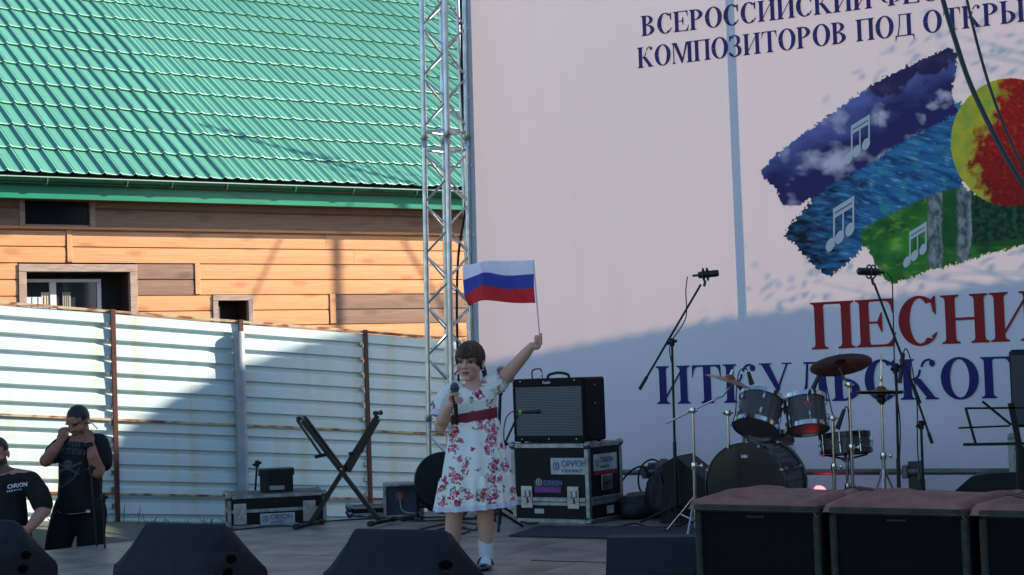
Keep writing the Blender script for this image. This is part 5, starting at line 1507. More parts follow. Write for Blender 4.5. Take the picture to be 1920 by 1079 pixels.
floor_cable('coiled black cable end right of the fan feet', [(838,1000),(862,1003),(880,998),(868,990),(845,992),(842,999),(870,1004)], .006)
floor_cable('black cable lying along the left stage edge', [(300,1018),(380,1003),(450,995),(520,988),(570,991)], .006)
# cables hanging in front of the banner, from the gantry over the stage to the right wing
HB = mat('hanging_cable', (.012,.016,.014,1), .5)
top = Vector((1.2, 11.2, 7.2))
m = MB(); m.tube(spline([Vector(stage_pt(2.2,-.2)).to_3d()+Vector((0,0,7.35)), at(1660,-420,10.4), at(1738,-120,9.2), at(1768,0,9.1), at(1790,72,9.0), at(1816,150,8.9), at(1850,225,8.8), at(1888,298,8.7), at(1930,362,8.6), at(2040,500,8.5), at(2250,700,8.4), onfloor(2330,1010,SZ)], 10), .0135, 10)
tag(m.build('hanging_cable', HB, smooth=True), 'thick dark cable sagging before the banner at the upper right', 'cable', 'hanging cables')
m = MB(); m.tube(spline([Vector(stage_pt(2.5,-.2)).to_3d()+Vector((0,0,7.35)), at(1715,-420,10.5), at(1790,-120,9.3), at(1812,-5,9.2), at(1835,92,9.1), at(1862,182,9.0), at(1895,265,8.9), at(1932,335,8.8), at(2050,500,8.7), at(2260,690,8.6), onfloor(2345,1005,SZ)], 10), .008, 10)
tag(m.build('hanging_cable', HB, smooth=True), 'thin dark cable sagging right of the thick one at upper right', 'cable', 'hanging cables')

# lattice beam over the banner and its right hand tower (out of frame)
beam = thing('truss_beam', 'silver lattice beam carrying the banner along its top edge', 'truss beam', (B0[0], B0[1], 7.35), BA)
for (y, z) in ((-.25,0),(.0,0),(-.125,.22)):
    m = MB(); m.tube([(-.3,y,z),(BLEN+.3,y,z)], .025, 12); m.build('chord', ALU, beam, smooth=True)
for k in range(47):
    x = -.2+.25*k; s_ = 1 if k % 2 else -1
    for (a, b) in (((-.25,0),(-.125,.22)), ((0,0),(-.125,.22)), ((-.25,0),(0,0))):
        p, q = (a, b) if s_ > 0 else (b, a); m = MB(); m.tube([(x,p[0],p[1]),(x+.25,q[0],q[1])], .009, 6); m.build('brace', ALU, beam)
p = stage_pt(BLEN+.15, .1)
m = MB(); m.tube([(p[0],p[1],0),(p[0],p[1],7.6)], .05, 14); tag(m.build('end_post', ALU, smooth=True), 'silver post carrying the right end of the banner beam', 'post')
# ------------------------------------------------------------------ people
from mathutils.bvhtree import BVHTree
def limb(m, pts, rad, n=14):
    pts = [Vector(p) for p in pts]
    m.tube(pts, list(rad), n)
    for p, r in zip(pts, rad): m.ell(p, (r*.985,)*3, n, 8)
def solid(m, voxel, it=6, fac=.5, name='body'):
    """one continuous skin over all the volumes collected in m"""
    me = bpy.data.meshes.new('tmp'); me.from_pydata(m.v, [], m.f)
    bm = bmesh.new(); bm.from_mesh(me); bmesh.ops.recalc_face_normals(bm, faces=bm.faces); bm.to_mesh(me); bm.free()
    ob = bpy.data.objects.new('tmp', me); col.objects.link(ob)
    r = ob.modifiers.new('r', 'REMESH'); r.mode = 'VOXEL'; r.voxel_size = voxel
    s = ob.modifiers.new('s', 'SMOOTH'); s.factor = fac; s.iterations = it
    dg = bpy.context.evaluated_depsgraph_get()
    out = bpy.data.meshes.new_from_object(ob.evaluated_get(dg)); out.name = name
    bpy.data.objects.remove(ob); bpy.data.meshes.remove(me)
    return out
def paint(me, fn, attr='tone'):
    n = len(me.vertices); co = np.empty(n*3, dtype=np.float32); me.vertices.foreach_get('co', co)
    cols_ = np.ones((n, 4), dtype=np.float32)
    for i, p in enumerate(co.reshape(-1, 3)): cols_[i, :3] = fn(Vector(p))[:3]
    a = me.color_attributes.new(attr, 'FLOAT_COLOR', 'POINT'); a.data.foreach_set('color', cols_.ravel())
def skin_mat(name):
    m = attr_mat(name, 'tone', .5, .35); b = m.node_tree.nodes['Principled BSDF']
    b.inputs['Subsurface Weight'].default_value = .08; b.inputs['Subsurface Radius'].default_value = (.012,.005,.003)
    return m
def grip(m, c, t, n, r, s=1.0, thumb=1):
    """hand closed around a rod: c on the rod axis, t along the rod (towards the index side), n from rod to palm"""
    c, t, n = Vector(c), Vector(t).normalized(), Vector(n).normalized(); n = (n-t*n.dot(t)).normalized(); b = t.cross(n)
    fr = [.0078, .0082, .0080, .0068]
    for i in range(4):
        o = (.026-.0175*i)*s; rr_ = fr[i]*s; rho = r+rr_*.95
        pts = [c+t*o+(n*math.cos(R(a))+b*math.sin(R(a))*thumb)*(rho+(.010*s if a < 60 else .003*s if a < 130 else 0)) for a in (20, 70, 115, 160, 205, 250-8*i)]
        limb(m, pts, [rr_*1.1, rr_*1.12, rr_, rr_*.98, rr_*.92, rr_*.82], 10)
    m.ell(c+n*(r+.017*s)+b*.004*thumb*s, (1,1,1), 14, 10, Matrix((b, t, n)).transposed() @ Matrix.Diagonal((.030*s, .038*s, .017*s)))
    pts = [c+n*(r+.020*s)-b*.012*thumb*s-t*.004*s, c+n*(r+.008*s)-b*.024*thumb*s+t*.020*s, c-n*.004*s-b*(r+.012*s)*thumb+t*.034*s, c-n*(r+.008*s)-b*.004*thumb*s+t*.040*s]
    limb(m, pts, [.013*s, .0105*s, .0092*s, .0078*s], 10)
    return c+n*(r+.020*s)-t*.040*s
def head(m, C, M3, s=1.0, wide=1.0):
    """head volumes; M3 turns head axes (x side, -y face, z up) into place"""
    def E(c, r): m.ell(C+M3 @ (Vector(c)*s), tuple(v*s for v in r), 20, 14, M3)
    E((0,.012,.026), (.071*wide,.088,.083)); E((0,-.018,-.030), (.061*wide,.064,.076)); E((0,-.040,-.055), (.047*wide,.042,.046)); E((0,-.046,.03), (.054*wide,.038,.045))
    for sx in (-1, 1):
        E((sx*.034*wide,-.050,-.030), (.027,.028,.029)); E((sx*.073*wide,.014,-.012), (.009,.017,.028)); E((sx*.012,-.088,-.027), (.0095,.010,.0085)); E((sx*.030,-.074,.022), (.022,.014,.008))
    limb(m, [C+M3 @ (Vector((0,-.076,.012))*s), C+M3 @ (Vector((0,-.088,-.008))*s), C+M3 @ (Vector((0,-.099,-.025))*s)], [.009*s,.0095*s,.0105*s], 10)
    E((0,-.062,-.094), (.024,.022,.019)); E((0,-.079,-.053), (.020,.012,.007)); E((0,-.078,-.065), (.017,.012,.007))
def face_tone(p, skin, lips=S(150,82,76), iris=S(52,40,34), brow=S(70,50,40), lid=S(120,80,66), blush=None, es=1.0):
    """p in head axes (metres at adult scale)"""
    x, y, z = p; ax_ = abs(x)
    if y > -.035: return skin
    c = skin
    if blush:
        d = ((ax_-.042)/.022)**2+((z+.032)/.02)**2
        if d < 1: c = mixc(c, blush, .6*(1-d))
    e = ((ax_-.0305)/(.0150*es))**2+((z-.002)/(.0075*es))**2
    if e < 1.9: c = mixc(c, lid, .75)
    if e < 1: c = S(150,142,138)
    if e < 1 and (ax_-.0305)**2+(z-.002)**2 < (.0068*es)**2: c = iris
    if .75 < e < 1.7 and z > .004: c = mixc(iris, lid, .25)
    b_ = z-(.0235-.22*max(0, ax_-.033)-.08*max(0, .025-ax_))
    if abs(b_) < .0034 and .013 < ax_ < .050: c = mixc(c, brow, .8)
    if (ax_/.0225)**2+((z+.0585)/.0085)**2 < 1: c = lips
    if abs(z+.0585-.12*ax_*ax_/.02) < .0016 and ax_ < .0225: c = mixc(lips, S(60,30,30), .8)
    if ((ax_-.007)/.004)**2+((z+.0335)/.0028)**2 < 1 and y < -.085: c = mixc(c, S(70,36,30), .8)
    return c

# ---------------- the girl
GD = 10.3
G0 = Vector((at(893, 1066, GD).x, GD, SZ))
G = lambda px, py, dy=0.0: at(px, py, GD+dy)-G0
girl = thing('person', 'girl in white rose patterned dress raising a flag and holding a microphone', 'person', G0, 0)
m = MB()
HC = G(880.5, 679); HM = Matrix.Rotation(R(-17), 3, 'Z') @ Matrix.Rotation(R(3), 3, 'X') @ Matrix.Rotation(R(2), 3, 'Y')
head(m, HC, HM, 1.03, 1.08)
limb(m, [G(887,735,.03), G(886,712,.025), HC+Vector((.004,.022,-.04))], [.050,.042,.044])
limb(m, [G(888,790,.02), G(889,760,.02), G(888,740,.025)], [.100,.105,.085])
limb(m, [G(860,737,.03), G(888,731,.03), G(918,726,.03)], [.045,.05,.045])
# raised left arm (right in the picture)
FH = G(1008, 640, -.16)
st_top, st_bot = G(1000, 489, -.20), G(1013.5, 652, -.15)
tdir = (st_top-st_bot).normalized()
pn = Vector((-.45,-.35,-.45))
wr = grip(m, st_bot+tdir*.045, tdir, Vector((-.9,.25,-.35)), .004, .90, 1)
limb(m, [G(930,722,.02), G(948,706,-.02), G(966,686,-.07), G(984,665,-.12), G(997,650,-.15), wr], [.050,.046,.039,.034,.026,.023])
# right arm bent up to the microphone
mic_a, mic_b = G(852, 722, -.21), G(856.5, 797, -.16)
md = (mic_a-mic_b).normalized()
wr2 = grip(m, mic_b+md*.160, md, Vector((-.72,.55,-.1)), .0125, .92, -1)
limb(m, [G(846,738,.02), G(834,770,.0), G(826,800,-.04), G(832,785,-.10), G(840,765,-.15), wr2], [.046,.043,.040,.036,.029,.024])
# legs
limb(m, [G(868,850,.0), G(856,930,.0), G(852,965,.0), G(849,1005,.02), G(850,1040,.03)], [.075,.060,.053,.050,.034])
limb(m, [G(905,850,.0), G(909,930,.0), G(910,968,.0), G(911,1000,.01), G(911.5,1035,.02), G(911,1046,.02)], [.075,.060,.053,.049,.034,.028])
limb(m, [G(911,1052,.02), G(910,1061,-.02)], [.024,.018]); limb(m, [G(850,1048,.03), G(848,1055,-.02)], [.024,.018])
me = solid(m, .0034, 5, .5, 'girl_body')
SK = S(206,160,138)
HMI = HM.transposed()
def gt(p):
    q = HMI @ (p-HC)/1.03
    if q.length < .15 and q.z > -.13: return face_tone(q, SK, S(150,86,80), S(44,34,32), S(84,60,48), S(112,76,64), S(190,96,80), 1.08)
    return SK
paint(me, gt)
link('body', me, skin_mat('girl_skin'), girl, smooth=180)
# hair: cap with fringe, braid
HAIRG = mat('girl_hair', S(70,48,40), .5, spec=.25, c2=S(40,28,26), nscale=3, stretch=(40,40,5), bump=.6, bscale=4, detail=6)
def hair_cap(C, M3, s, keep, r0=(.081,.101,.092), c0=(0,.013,.027), na=72, nb=44, name='hair', M=None, par=None):
    m = MB(); idx = {}
    for j in range(nb+1):
        ph = math.pi*j/nb
        for i in range(na):
            th = 2*math.pi*i/na
            d = Vector((math.sin(ph)*math.sin(th), -math.sin(ph)*math.cos(th), math.cos(ph)))
            w = 1+.018*mnoise.noise(Vector((th*9, 0, 1)))+.010*mnoise.noise(d*7)
            p = Vector(c0)+Vector((d.x*r0[0], d.y*r0[1], d.z*r0[2]))*w
            idx[j, i] = len(m.v); m.v.append(C+M3 @ (p*s))
    for j in range(nb):
        for i in range(na):
            ph = math.pi*(j+.5)/nb; th = 2*math.pi*(i+.5)/na
            a = math.degrees(th); a = a-360 if a > 180 else a
            z = c0[2]+math.cos(ph)*r0[2]
            if z > keep(a): m.f.append((idx[j,i], idx[j+1,i], idx[j+1,(i+1) % na], idx[j,(i+1) % na]))
    o = m.build(name, M, par, smooth=180)
    sm_ = o.modifiers.new('thick', 'SOLIDIFY'); sm_.thickness = .008; sm_.offset = 1
    return o
rg = random.Random(2)
jag = [rg.uniform(-.007, .006) for _ in range(80)]
def kg(a):
    if abs(a) < 52: return .046+jag[int(a+60) % 80]-.010*math.cos(R(a*2))
    if abs(a) < 74: return -.012+jag[int(a+90) % 80]*.5
    if abs(a) < 104: return .014
    return -.06
hair = hair_cap(HC, HM, 1.03, kg, (.0795,.100,.090), M=HAIRG, par=girl)
def strands(C, M3, s, low, n, r0, c0, M, par, seed=1, rad=.0016, dark=None):
    """fine locks laid over the cap from the crown down to the hair line low(angle)"""
    rs = random.Random(seed); m = MB()
    for k in range(n):
        a = rs.uniform(-180, 180); zl = low(a)+rs.gauss(0, .005); pr_ = rs.uniform(1.0, 1.035); sw = rs.gauss(0, 7)
        ph1 = math.acos(max(-1, min(1, (zl-c0[2])/r0[2]))); ph0 = R(rs.uniform(4, 16)); pts = []; cnt = 9
        for i in range(cnt):
            t = i/(cnt-1); ph = ph0+(ph1-ph0)*t; th = R(a+sw*t*t+5*math.sin(t*3+k))
            d = Vector((math.sin(ph)*math.sin(th)*r0[0], -math.sin(ph)*math.cos(th)*r0[1], math.cos(ph)*r0[2]))*(pr_+.012*math.sin(t*2.5+k))
            pts.append(C+M3 @ ((Vector(c0)+d)*s))
        w = rad*rs.uniform(.7, 1.9); m.tube(pts, [w*.8]+[w]*(cnt-3)+[w*.8, w*.25], 5)
    o = m.build('hair_locks', M, par, smooth=True, fix=False); o['kind'] = 'stuff'; return o
def lowg(a):
    if abs(a) < 56: return .030-.008*math.cos(R(a*2))
    if abs(a) < 76: return -.022
    if abs(a) < 104: return .010
    return -.062
HAIRL = mat('girl_hair_lock', S(112,80,62), .42, c2=S(66,46,38), nscale=14, spec=.35)
strands(HC, HM, 1.03, lowg, 620, (.0825,.1035,.0935), (0,.013,.027), HAIRL, girl, 4)
m = MB(); bp = spline([G(905,688,.05), G(908,697,.04), G(909,706,.035), G(908.5,714,.03)], 4)
for k, p in enumerate(bp): m.ell(p+Vector((.004*(1 if k % 2 else -1), -.002, 0)), (.013-.0003*k, .012, .012), 10, 8, Matrix.Rotation(R(30 if k % 2 else -30), 3, 'Y'))
m.build('braid', HAIRG, girl, smooth=True)
m = MB(); m.ell(HC+HM @ (Vector((.083,-.002,-.045))*1.03), (.005,.005,.005), 10, 8); m.build('earring', mat('pearl', (.8,.78,.75,1), .25), girl, smooth=True)
# dress
def floral():
    m = bpy.data.materials.new('rose_print'); m.use_nodes = True
    N = m.node_tree.nodes; L = m.node_tree.links; b = N['Principled BSDF']; b.inputs['Roughness'].default_value = .8; b.inputs['Specular IOR Level'].default_value = .2
    tc = N.new('ShaderNodeTexCoord'); mp = N.new('ShaderNodeMapping'); mp.inputs['Scale'].default_value = (1,.45,1); L.new(tc.outputs['Object'], mp.inputs[0])
    def noise_off(scale, amt):
        nz = N.new('ShaderNodeTexNoise'); nz.inputs['Scale'].default_value = scale; L.new(mp.outputs[0], nz.inputs[0])
        sb = N.new('ShaderNodeVectorMath'); sb.operation = 'SUBTRACT'; sb.inputs[1].default_value = (.5,.5,.5); L.new(nz.outputs['Color'], sb.inputs[0])
        sc = N.new('ShaderNodeVectorMath'); sc.operation = 'SCALE'; sc.inputs['Scale'].default_value = amt; L.new(sb.outputs[0], sc.inputs[0])
        ad = N.new('ShaderNodeVectorMath'); L.new(mp.outputs[0], ad.inputs[0]); L.new(sc.outputs[0], ad.inputs[1]); return ad
    w1 = noise_off(30, .035)
    big = N.new('ShaderNodeTexVoronoi'); big.inputs['Scale'].default_value = 13.5; big.inputs['Randomness'].default_value = .85; L.new(w1.outputs[0], big.inputs[0])
    w2 = noise_off(90, .010)
    sm = N.new('ShaderNodeTexVoronoi'); sm.inputs['Scale'].default_value = 48; L.new(w2.outputs[0], sm.inputs[0])
    # bouquet mask: close to the cell centre, only in some cells
    sp = N.new('ShaderNodeSeparateColor'); L.new(big.outputs['Color'], sp.inputs[0])
    rad = N.new('ShaderNodeMapRange'); rad.inputs[3].default_value = .30; rad.inputs[4].default_value = .78; L.new(sp.outputs[0], rad.inputs[0])
    lt = N.new('ShaderNodeMath'); lt.operation = 'LESS_THAN'; L.new(big.outputs['Distance'], lt.inputs[0]); L.new(rad.outputs[0], lt.inputs[1])
    ss = N.new('ShaderNodeSeparateColor'); L.new(sm.outputs['Color'], ss.inputs[0])
    rp = N.new('ShaderNodeValToRGB'); rp.color_ramp.interpolation = 'CONSTANT'
    els = rp.color_ramp.elements
    data = [(0, S(150,30,52)), (.2, S(196,92,118)), (.40, S(214,150,164)), (.52, S(176,48,74)), (.64, S(96,128,96)), (.74, S(222,218,214)), (.84, S(124,70,78)), (.92, S(148,168,140))]
    els[0].position = 0; els[0].color = data[0][1]; els[1].position = data[1][0]; els[1].color = data[1][1]
    for (p, c) in data[2:]: e = els.new(p); e.color = c
    # near the middle favour the roses, at the rim the leaves
    cen = N.new('ShaderNodeMath'); cen.operation = 'DIVIDE'; L.new(big.outputs['Distance'], cen.inputs[0]); L.new(rad.outputs[0], cen.inputs[1])
    mu = N.new('ShaderNodeMath'); mu.operation = 'MULTIPLY_ADD'; mu.inputs[1].default_value = .62; L.new(cen.outputs[0], mu.inputs[0])
    m3 = N.new('ShaderNodeMath'); m3.operation = 'MULTIPLY_ADD'; m3.inputs[1].default_value = .62; m3.inputs[2].default_value = -.12; L.new(ss.outputs[0], m3.inputs[0]); L.new(m3.outputs[0], mu.inputs[2])
    L.new(mu.outputs[0], rp.inputs[0])
    edge = N.new('ShaderNodeMath'); edge.operation = 'LESS_THAN'; edge.inputs[1].default_value = .72; L.new(sm.outputs['Distance'], edge.inputs[0])
    # ragged rim: towards the edge only some petals
    pr = N.new('ShaderNodeMath'); pr.operation = 'GREATER_THAN'
    pw = N.new('ShaderNodeMath'); pw.operation = 'POWER'; pw.inputs[1].default_value = 3.2; L.new(cen.outputs[0], pw.inputs[0])
    L.new(ss.outputs[1], pr.inputs[0]); L.new(pw.outputs[0], pr.inputs[1])
    a1 = N.new('ShaderNodeMath'); a1.operation = 'MULTIPLY'; L.new(lt.outputs[0], a1.inputs[0]); L.new(edge.outputs[0], a1.inputs[1])
    a2 = N.new('ShaderNodeMath'); a2.operation = 'MULTIPLY'; L.new(a1.outputs[0], a2.inputs[0]); L.new(pr.outputs[0], a2.inputs[1])
    mx = N.new('ShaderNodeMix'); mx.data_type = 'RGBA'; mx.inputs[6].default_value = S(230,230,221); L.new(rp.outputs[0], mx.inputs[7]); L.new(a2.outputs[0], mx.inputs[0])
    L.new(mx.outputs[2], b.inputs['Base Color'])
    return m
ROSE = floral(); LACE = mat('lace_white', S(214,214,232), .8, bump=.5, bscale=300); SASH = mat('sash_burgundy', S(124,22,48), .6)
def rings(spec, n=96, pleat=0.0, npl=17, seed=0.0, jit=.35):
    """spec: list of (centre, rx, ry, tilt_x, pleat amount)"""
    m = MB()
    for (c, rx, ry, tl, pa_) in spec:
        for k in range(n):
            w = 2*math.pi*k/n
            ph = npl*w + 1.6*math.sin(2*w+seed)+1.1*math.sin(3*w+2+seed)
            d = 1+pa_*(math.sin(ph)*(1-jit)+jit*math.sin(ph*.5+1.3))
            m.v.append(Vector(c)+Vector((rx*math.cos(w)*d, ry*math.sin(w)*d, tl*rx*math.cos(w)*d)))
    for j in range(len(spec)-1):
        for k in range(n): m.f.append((j*n+k, j*n+(k+1) % n, (j+1)*n+(k+1) % n, (j+1)*n+k))
    return m
def gspec(rows, steps=5):
    out = []
    for i in range(len(rows)-1):
        a, b = rows[i], rows[i+1]
        for s in range(steps):
            t = s/steps; out.append(tuple((a[q]+(b[q]-a[q])*t) for q in range(7)))
    out.append(rows[-1])
    return [(G(r[0], r[1], r[2]), r[3]/311.0, r[4]/311.0, r[5], r[6]) for r in out]
# columns: px, py, dy, rx px, ry px, tilt, pleat
bod = gspec([(889,788,.02,42,33,.12,.0),(889,770,.02,42.5,34,.12,.0),(888,752,.02,43,35,.10,.008),(887.5,742,.025,44,32,.08,.01),(887,734,.03,40,27,.06,.012),(886.5,729,.03,34,23,.04,.01),(886,725.5,.03,27,19,.02,.0)])
dress = rings(bod, 72, npl=9).build('dress_bodice', ROSE, girl, smooth=180)
ski = gspec([(888.5,786,.02,42.5,34,.12,.01),(889,800,.015,47,40,.10,.035),(890,830,.01,51,45,.08,.055),(891,862,.0,57,50,.07,.065),(891,896,.0,62,54,.06,.065)], 6)
o = rings(ski, 140, npl=15).build('dress_skirt', ROSE, girl, smooth=180)
fri = gspec([(891,891,.0,62,54,.06,.065),(891,896,.0,64.5,56.5,.06,.075),(891.2,920,.0,68.5,60,.055,.085),(891.5,944,.0,72.5,64,.05,.095)], 6)
o = rings(fri, 180, npl=21, seed=1.0).build('dress_frill', ROSE, girl, smooth=180)
lac = gspec([(891.5,943.5,.0,72.7,64.2,.05,.095),(891.5,953,.0,73.6,65,.05,.105)], 3)
rings(lac, 180, npl=21, seed=1.0).build('lace_hem', LACE, girl, smooth=180)
sas = gspec([(888.6,794,.02,43.6,35,.16,.0),(888.8,790,.02,44.4,35.8,.16,.0),(889,775,.02,44.2,35.6,.15,.0),(889,771,.02,43.6,35,.15,.0)], 3)
rings(sas, 72).build('sash', SASH, girl, smooth=180)
def puff(pts, rad, nm, lace):
    m = MB(); n = 40
    P = [Vector(p) for p in pts]; t0 = (P[1]-P[0]).normalized(); a = t0.cross(Vector((0,1,0))).normalized()
    pl = spline(P, 5); 
    rr_ = np.interp(np.linspace(0, len(P)-1, len(pl)), range(len(P)), rad)
    for i, p in enumerate(pl):
        t = (pl[min(i+1, len(pl)-1)]-pl[max(i-1, 0)]).normalized(); a = (a-t*a.dot(t)).normalized(); b = t.cross(a)
        for k in range(n):
            w = 2*math.pi*k/n; d = 1+.075*math.sin(11*w+1.3*math.sin(2*w))*(.35+.65*abs(2*i/len(pl)-1))
            m.v.append(p+(a*math.cos(w)+b*math.sin(w))*rr_[i]*d)
    for i in range(len(pl)-1):
        for k in range(n): m.f.append((i*n+k, i*n+(k+1) % n, (i+1)*n+(k+1) % n, (i+1)*n+k))
    s_ = m.build(nm, ROSE, girl, smooth=180)
    m = MB(); L1, L2 = Vector(lace[0]), Vector(lace[1]); t = (L2-L1).normalized(); a = t.cross(Vector((0,1,0))).normalized(); b = t.cross(a)
    for i, (p, r) in enumerate(((L1, lace[2]), ((L1+L2)/2, lace[2]*1.05), (L2, lace[2]*1.13))):
        for k in range(60):
            w = 2*math.pi*k/60; m.v.append(p+(a*math.cos(w)+b*math.sin(w))*r*(1+.05*i*math.sin(15*w)))
    for i in range(2):
        for k in range(60): m.f.append((i*60+k, i*60+(k+1) % 60, (i+1)*60+(k+1) % 60, (i+1)*60+k))
    m.build('sleeve_lace', LACE, s_, smooth=180)
puff([G(868,731,.03), G(850,735,.02), G(836,747,.01), G(829,762,.0), G(827,772,-.01)], [.046,.060,.060,.055,.049], 'sleeve', (G(827.5,770,-.008), G(824.5,782,-.015), .050))
puff([G(908,727,.03), G(922,722,.02), G(933,718,.01), G(940,711,.0), G(943,708,-.005)], [.052,.066,.064,.058,.053], 'sleeve', (G(942,709,-.0), G(948,702,-.02), .054))
# sock and shoes
for (px, py, dy, sh) in ((911.5,1052,.02,0), (850,1045,.03,-.02)):
    A = G(px, py, dy)
    m = MB(); limb(m, [A+Vector((0,.0,.115)), A+Vector((0,0,.05)), A+Vector((0,0,.005)), A+Vector((-.006,-.05,-.028)), A+Vector((-.01,-.09,-.035))], [.0475,.044,.041,.034,.026]); link('sock', solid(m, .005, 3, .5, 'sock'), mat('sock_white', (.70,.71,.74,1), .85, bump=.3, bscale=160), girl, smooth=180)
    m = MB(); m.ell(A+Vector((-.008,-.02,-.034)), (.046,.070,.022), 18, 10); m.ell(A+Vector((-.014,-.085,-.030)), (.046,.058,.027), 18, 10); m.ell(A+Vector((-.004,.030,-.014)), (.046,.040,.044), 18, 10)
    me = solid(m, .005, 5, .5, 'shoe')
    for v in me.vertices: v.co.z = max(v.co.z, A.z-.058)
    sh_ = link('shoe', me, mat('patent_shoe', (.012,.012,.03,1), .15, coat=.5), girl, smooth=180)
    m = MB(); m.tube([A+Vector((.047*math.cos(w)-.006, -.034+.012*math.sin(w), -.024+.050*math.sin(w))) for w in [math.pi*k/10 for k in range(11)]], .007, 6); m.build('strap', MATS['patent_shoe'], sh_, smooth=True)

# microphone in her hand
hm = thing('handheld_microphone', 'dark microphone with blue grey head held below the chin of the girl', 'microphone', G0+mic_b, 0)
axm = mic_a-mic_b; Lm = axm.length
m = MB(); m.lathe([(.0,0),(.0105,.002),(.0115,.02),(.0125,Lm*.45),(.016,Lm*.76),(.018,Lm*.80)], 20, (0,0,0), axm); m.build('mic_handle', mat('mic_grey', (.02,.022,.026,1), .3, .3), hm, smooth=True)
m = MB(); m.lathe([(.018,Lm*.80),(.0235,Lm*.84),(.0265,Lm*.90),(.0265,Lm*.93),(.0245,Lm*.98),(.018,Lm*1.03),(.008,Lm*1.06),(0,Lm*1.065)], 22, (0,0,0), axm); hd_ = m.build('mic_grille', mat('mic_grille_blue', S(84,96,116), .4, .6, bump=.7, bscale=500), hm, smooth=True)
m = MB(); m.lathe([(.0268,Lm*.905),(.0278,Lm*.91),(.0278,Lm*.925),(.0268,Lm*.93)], 22, (0,0,0), axm); m.build('grille_band', BLACKM, hd_, smooth=True)

# flag
flag = thing('hand_flag', 'small white blue and red striped flag on a thin stick held aloft', 'flag', G0+st_bot, 0)
m = MB(); m.tube([Vector((0,0,0)), st_top-st_bot+tdir*.004], .0042, 8); m.build('stick', mat('stick_white', (.62,.64,.70,1), .4), flag, smooth=True)
ln = [[(1000.7,488.5),(955,489.5),(914,489.5),(892,494),(867,500)], [(1001,514),(950,517),(911.6,511),(892,517),(868,526)], [(1001.5,540.7),(950,542.5),(909,535),(894,540),(870.6,556)], [(1004,568.4),(964,568.5),(911,563.5),(892,568),(879,575)]]
def lerp_line(P, u):
    v = spline([(p[0], p[1], 0) for p in P], 10); k = u*(len(v)-1); i = min(int(k), len(v)-2); return v[i]+(v[i+1]-v[i])*(k-i)
FLAGC = [S(222,220,232), S(62,76,156), S(196,48,54)]
for s_ in range(3):
    m = MB(); nu, nv = 48, 8
    for i in range(nu+1):
        u = i/nu; A, B = lerp_line(ln[s_], u), lerp_line(ln[s_+1], u)
        for j in range(nv+1):
            t = j/nv; q = A+(B-A)*t; tv = (s_+t)/3
            dy = -.20+.02*tv + .060*math.sin(u*8.2-.6+tv*1.3)*min(1, u*2.2) + .022*math.sin(u*17+tv*4)*min(1, u*1.5)+.006*math.sin(u*40+tv*9)
            m.v.append(G(q.x, q.y, dy)-st_bot)
    m.f = [(i*(nv+1)+j, (i+1)*(nv+1)+j, (i+1)*(nv+1)+j+1, i*(nv+1)+j+1) for i in range(nu) for j in range(nv)]
    m.build('stripe', sheet_mat('flag_%d' % s_, FLAGC[s_], tuple(c*.35 for c in FLAGC[s_][:3])+(1,), rough=.7), flag, smooth=180, fix=False)

# ---------------- men by the fence
TEE = mat('black_tee', (.012,.012,.013,1), .85, c2=(.018,.018,.018,1), nscale=12, bump=.5, bscale=9, spec=.2)
JEAN = mat('black_jeans', (.010,.010,.012,1), .8, bump=.5, bscale=12, spec=.2)
PRINT = mat('tee_print', S(96,96,100), .9)
def on_cloth(root, me, polys, M, name, off=.004):
    """flat print laid onto the cloth surface: polys in root axes (x, z), projected along +y"""
    bvh = BVHTree.FromPolygons([v.co for v in me.vertices], [tuple(p.vertices) for p in me.polygons])
    m = MB()
    for P in polys:
        q = []
        for (x, z) in P:
            h = bvh.ray_cast(Vector((x, -3, z)), Vector((0,1,0)))
            if h[0] is None: q = None; break
            q.append(Vector(h[0])+Vector((0,-off,0)))
        if q: m.add(q, [tuple(range(len(q)))])
    return m.build(name, M, root, fix=False)
MD_ = 13.0
A0 = Vector((at(150, 1000, MD_).x, MD_, -.02))
A = lambda px, py, dy=0.0: at(px, py, MD_+dy)-A0
man = thing('person', 'standing man in black printed shirt with both hands at his ears', 'person', A0, 0)
m = MB(); C = A(147, 790); M3 = Matrix.Rotation(R(-24), 3, 'Z') @ Matrix.Rotation(R(26), 3, 'X') @ Matrix.Rotation(R(-3), 3, 'Y')
head(m, C, M3, 1.12, 1.0)
limb(m, [A(153,832,.04), A(151,815,.04), C+Vector((.01,.03,-.05))], [.07,.064,.062])
limb(m, [A(152,935,.02), A(152,900,.02), A(152,860,.02), A(152,838,.03)], [.11,.13,.15,.12]); limb(m, [A(120,840,.03), A(152,834,.04), A(184,834,.03)], [.062,.08,.062])
eL, eR = A(86,864,-.10), A(184,886,-.12)
wl_, wr_ = A(112,832,-.06), A(171,836,-.06)
limb(m, [A(118,838,.02), A(103,850,-.04), eL], [.066,.056,.050]); limb(m, [eL, A(100,846,-.12), wl_], [.048,.045,.032])
limb(m, [A(184,834,.02), A(189,860,-.05), eR], [.060,.054,.048]); limb(m, [eR, A(174,856,-.15), wr_], [.048,.046,.032])
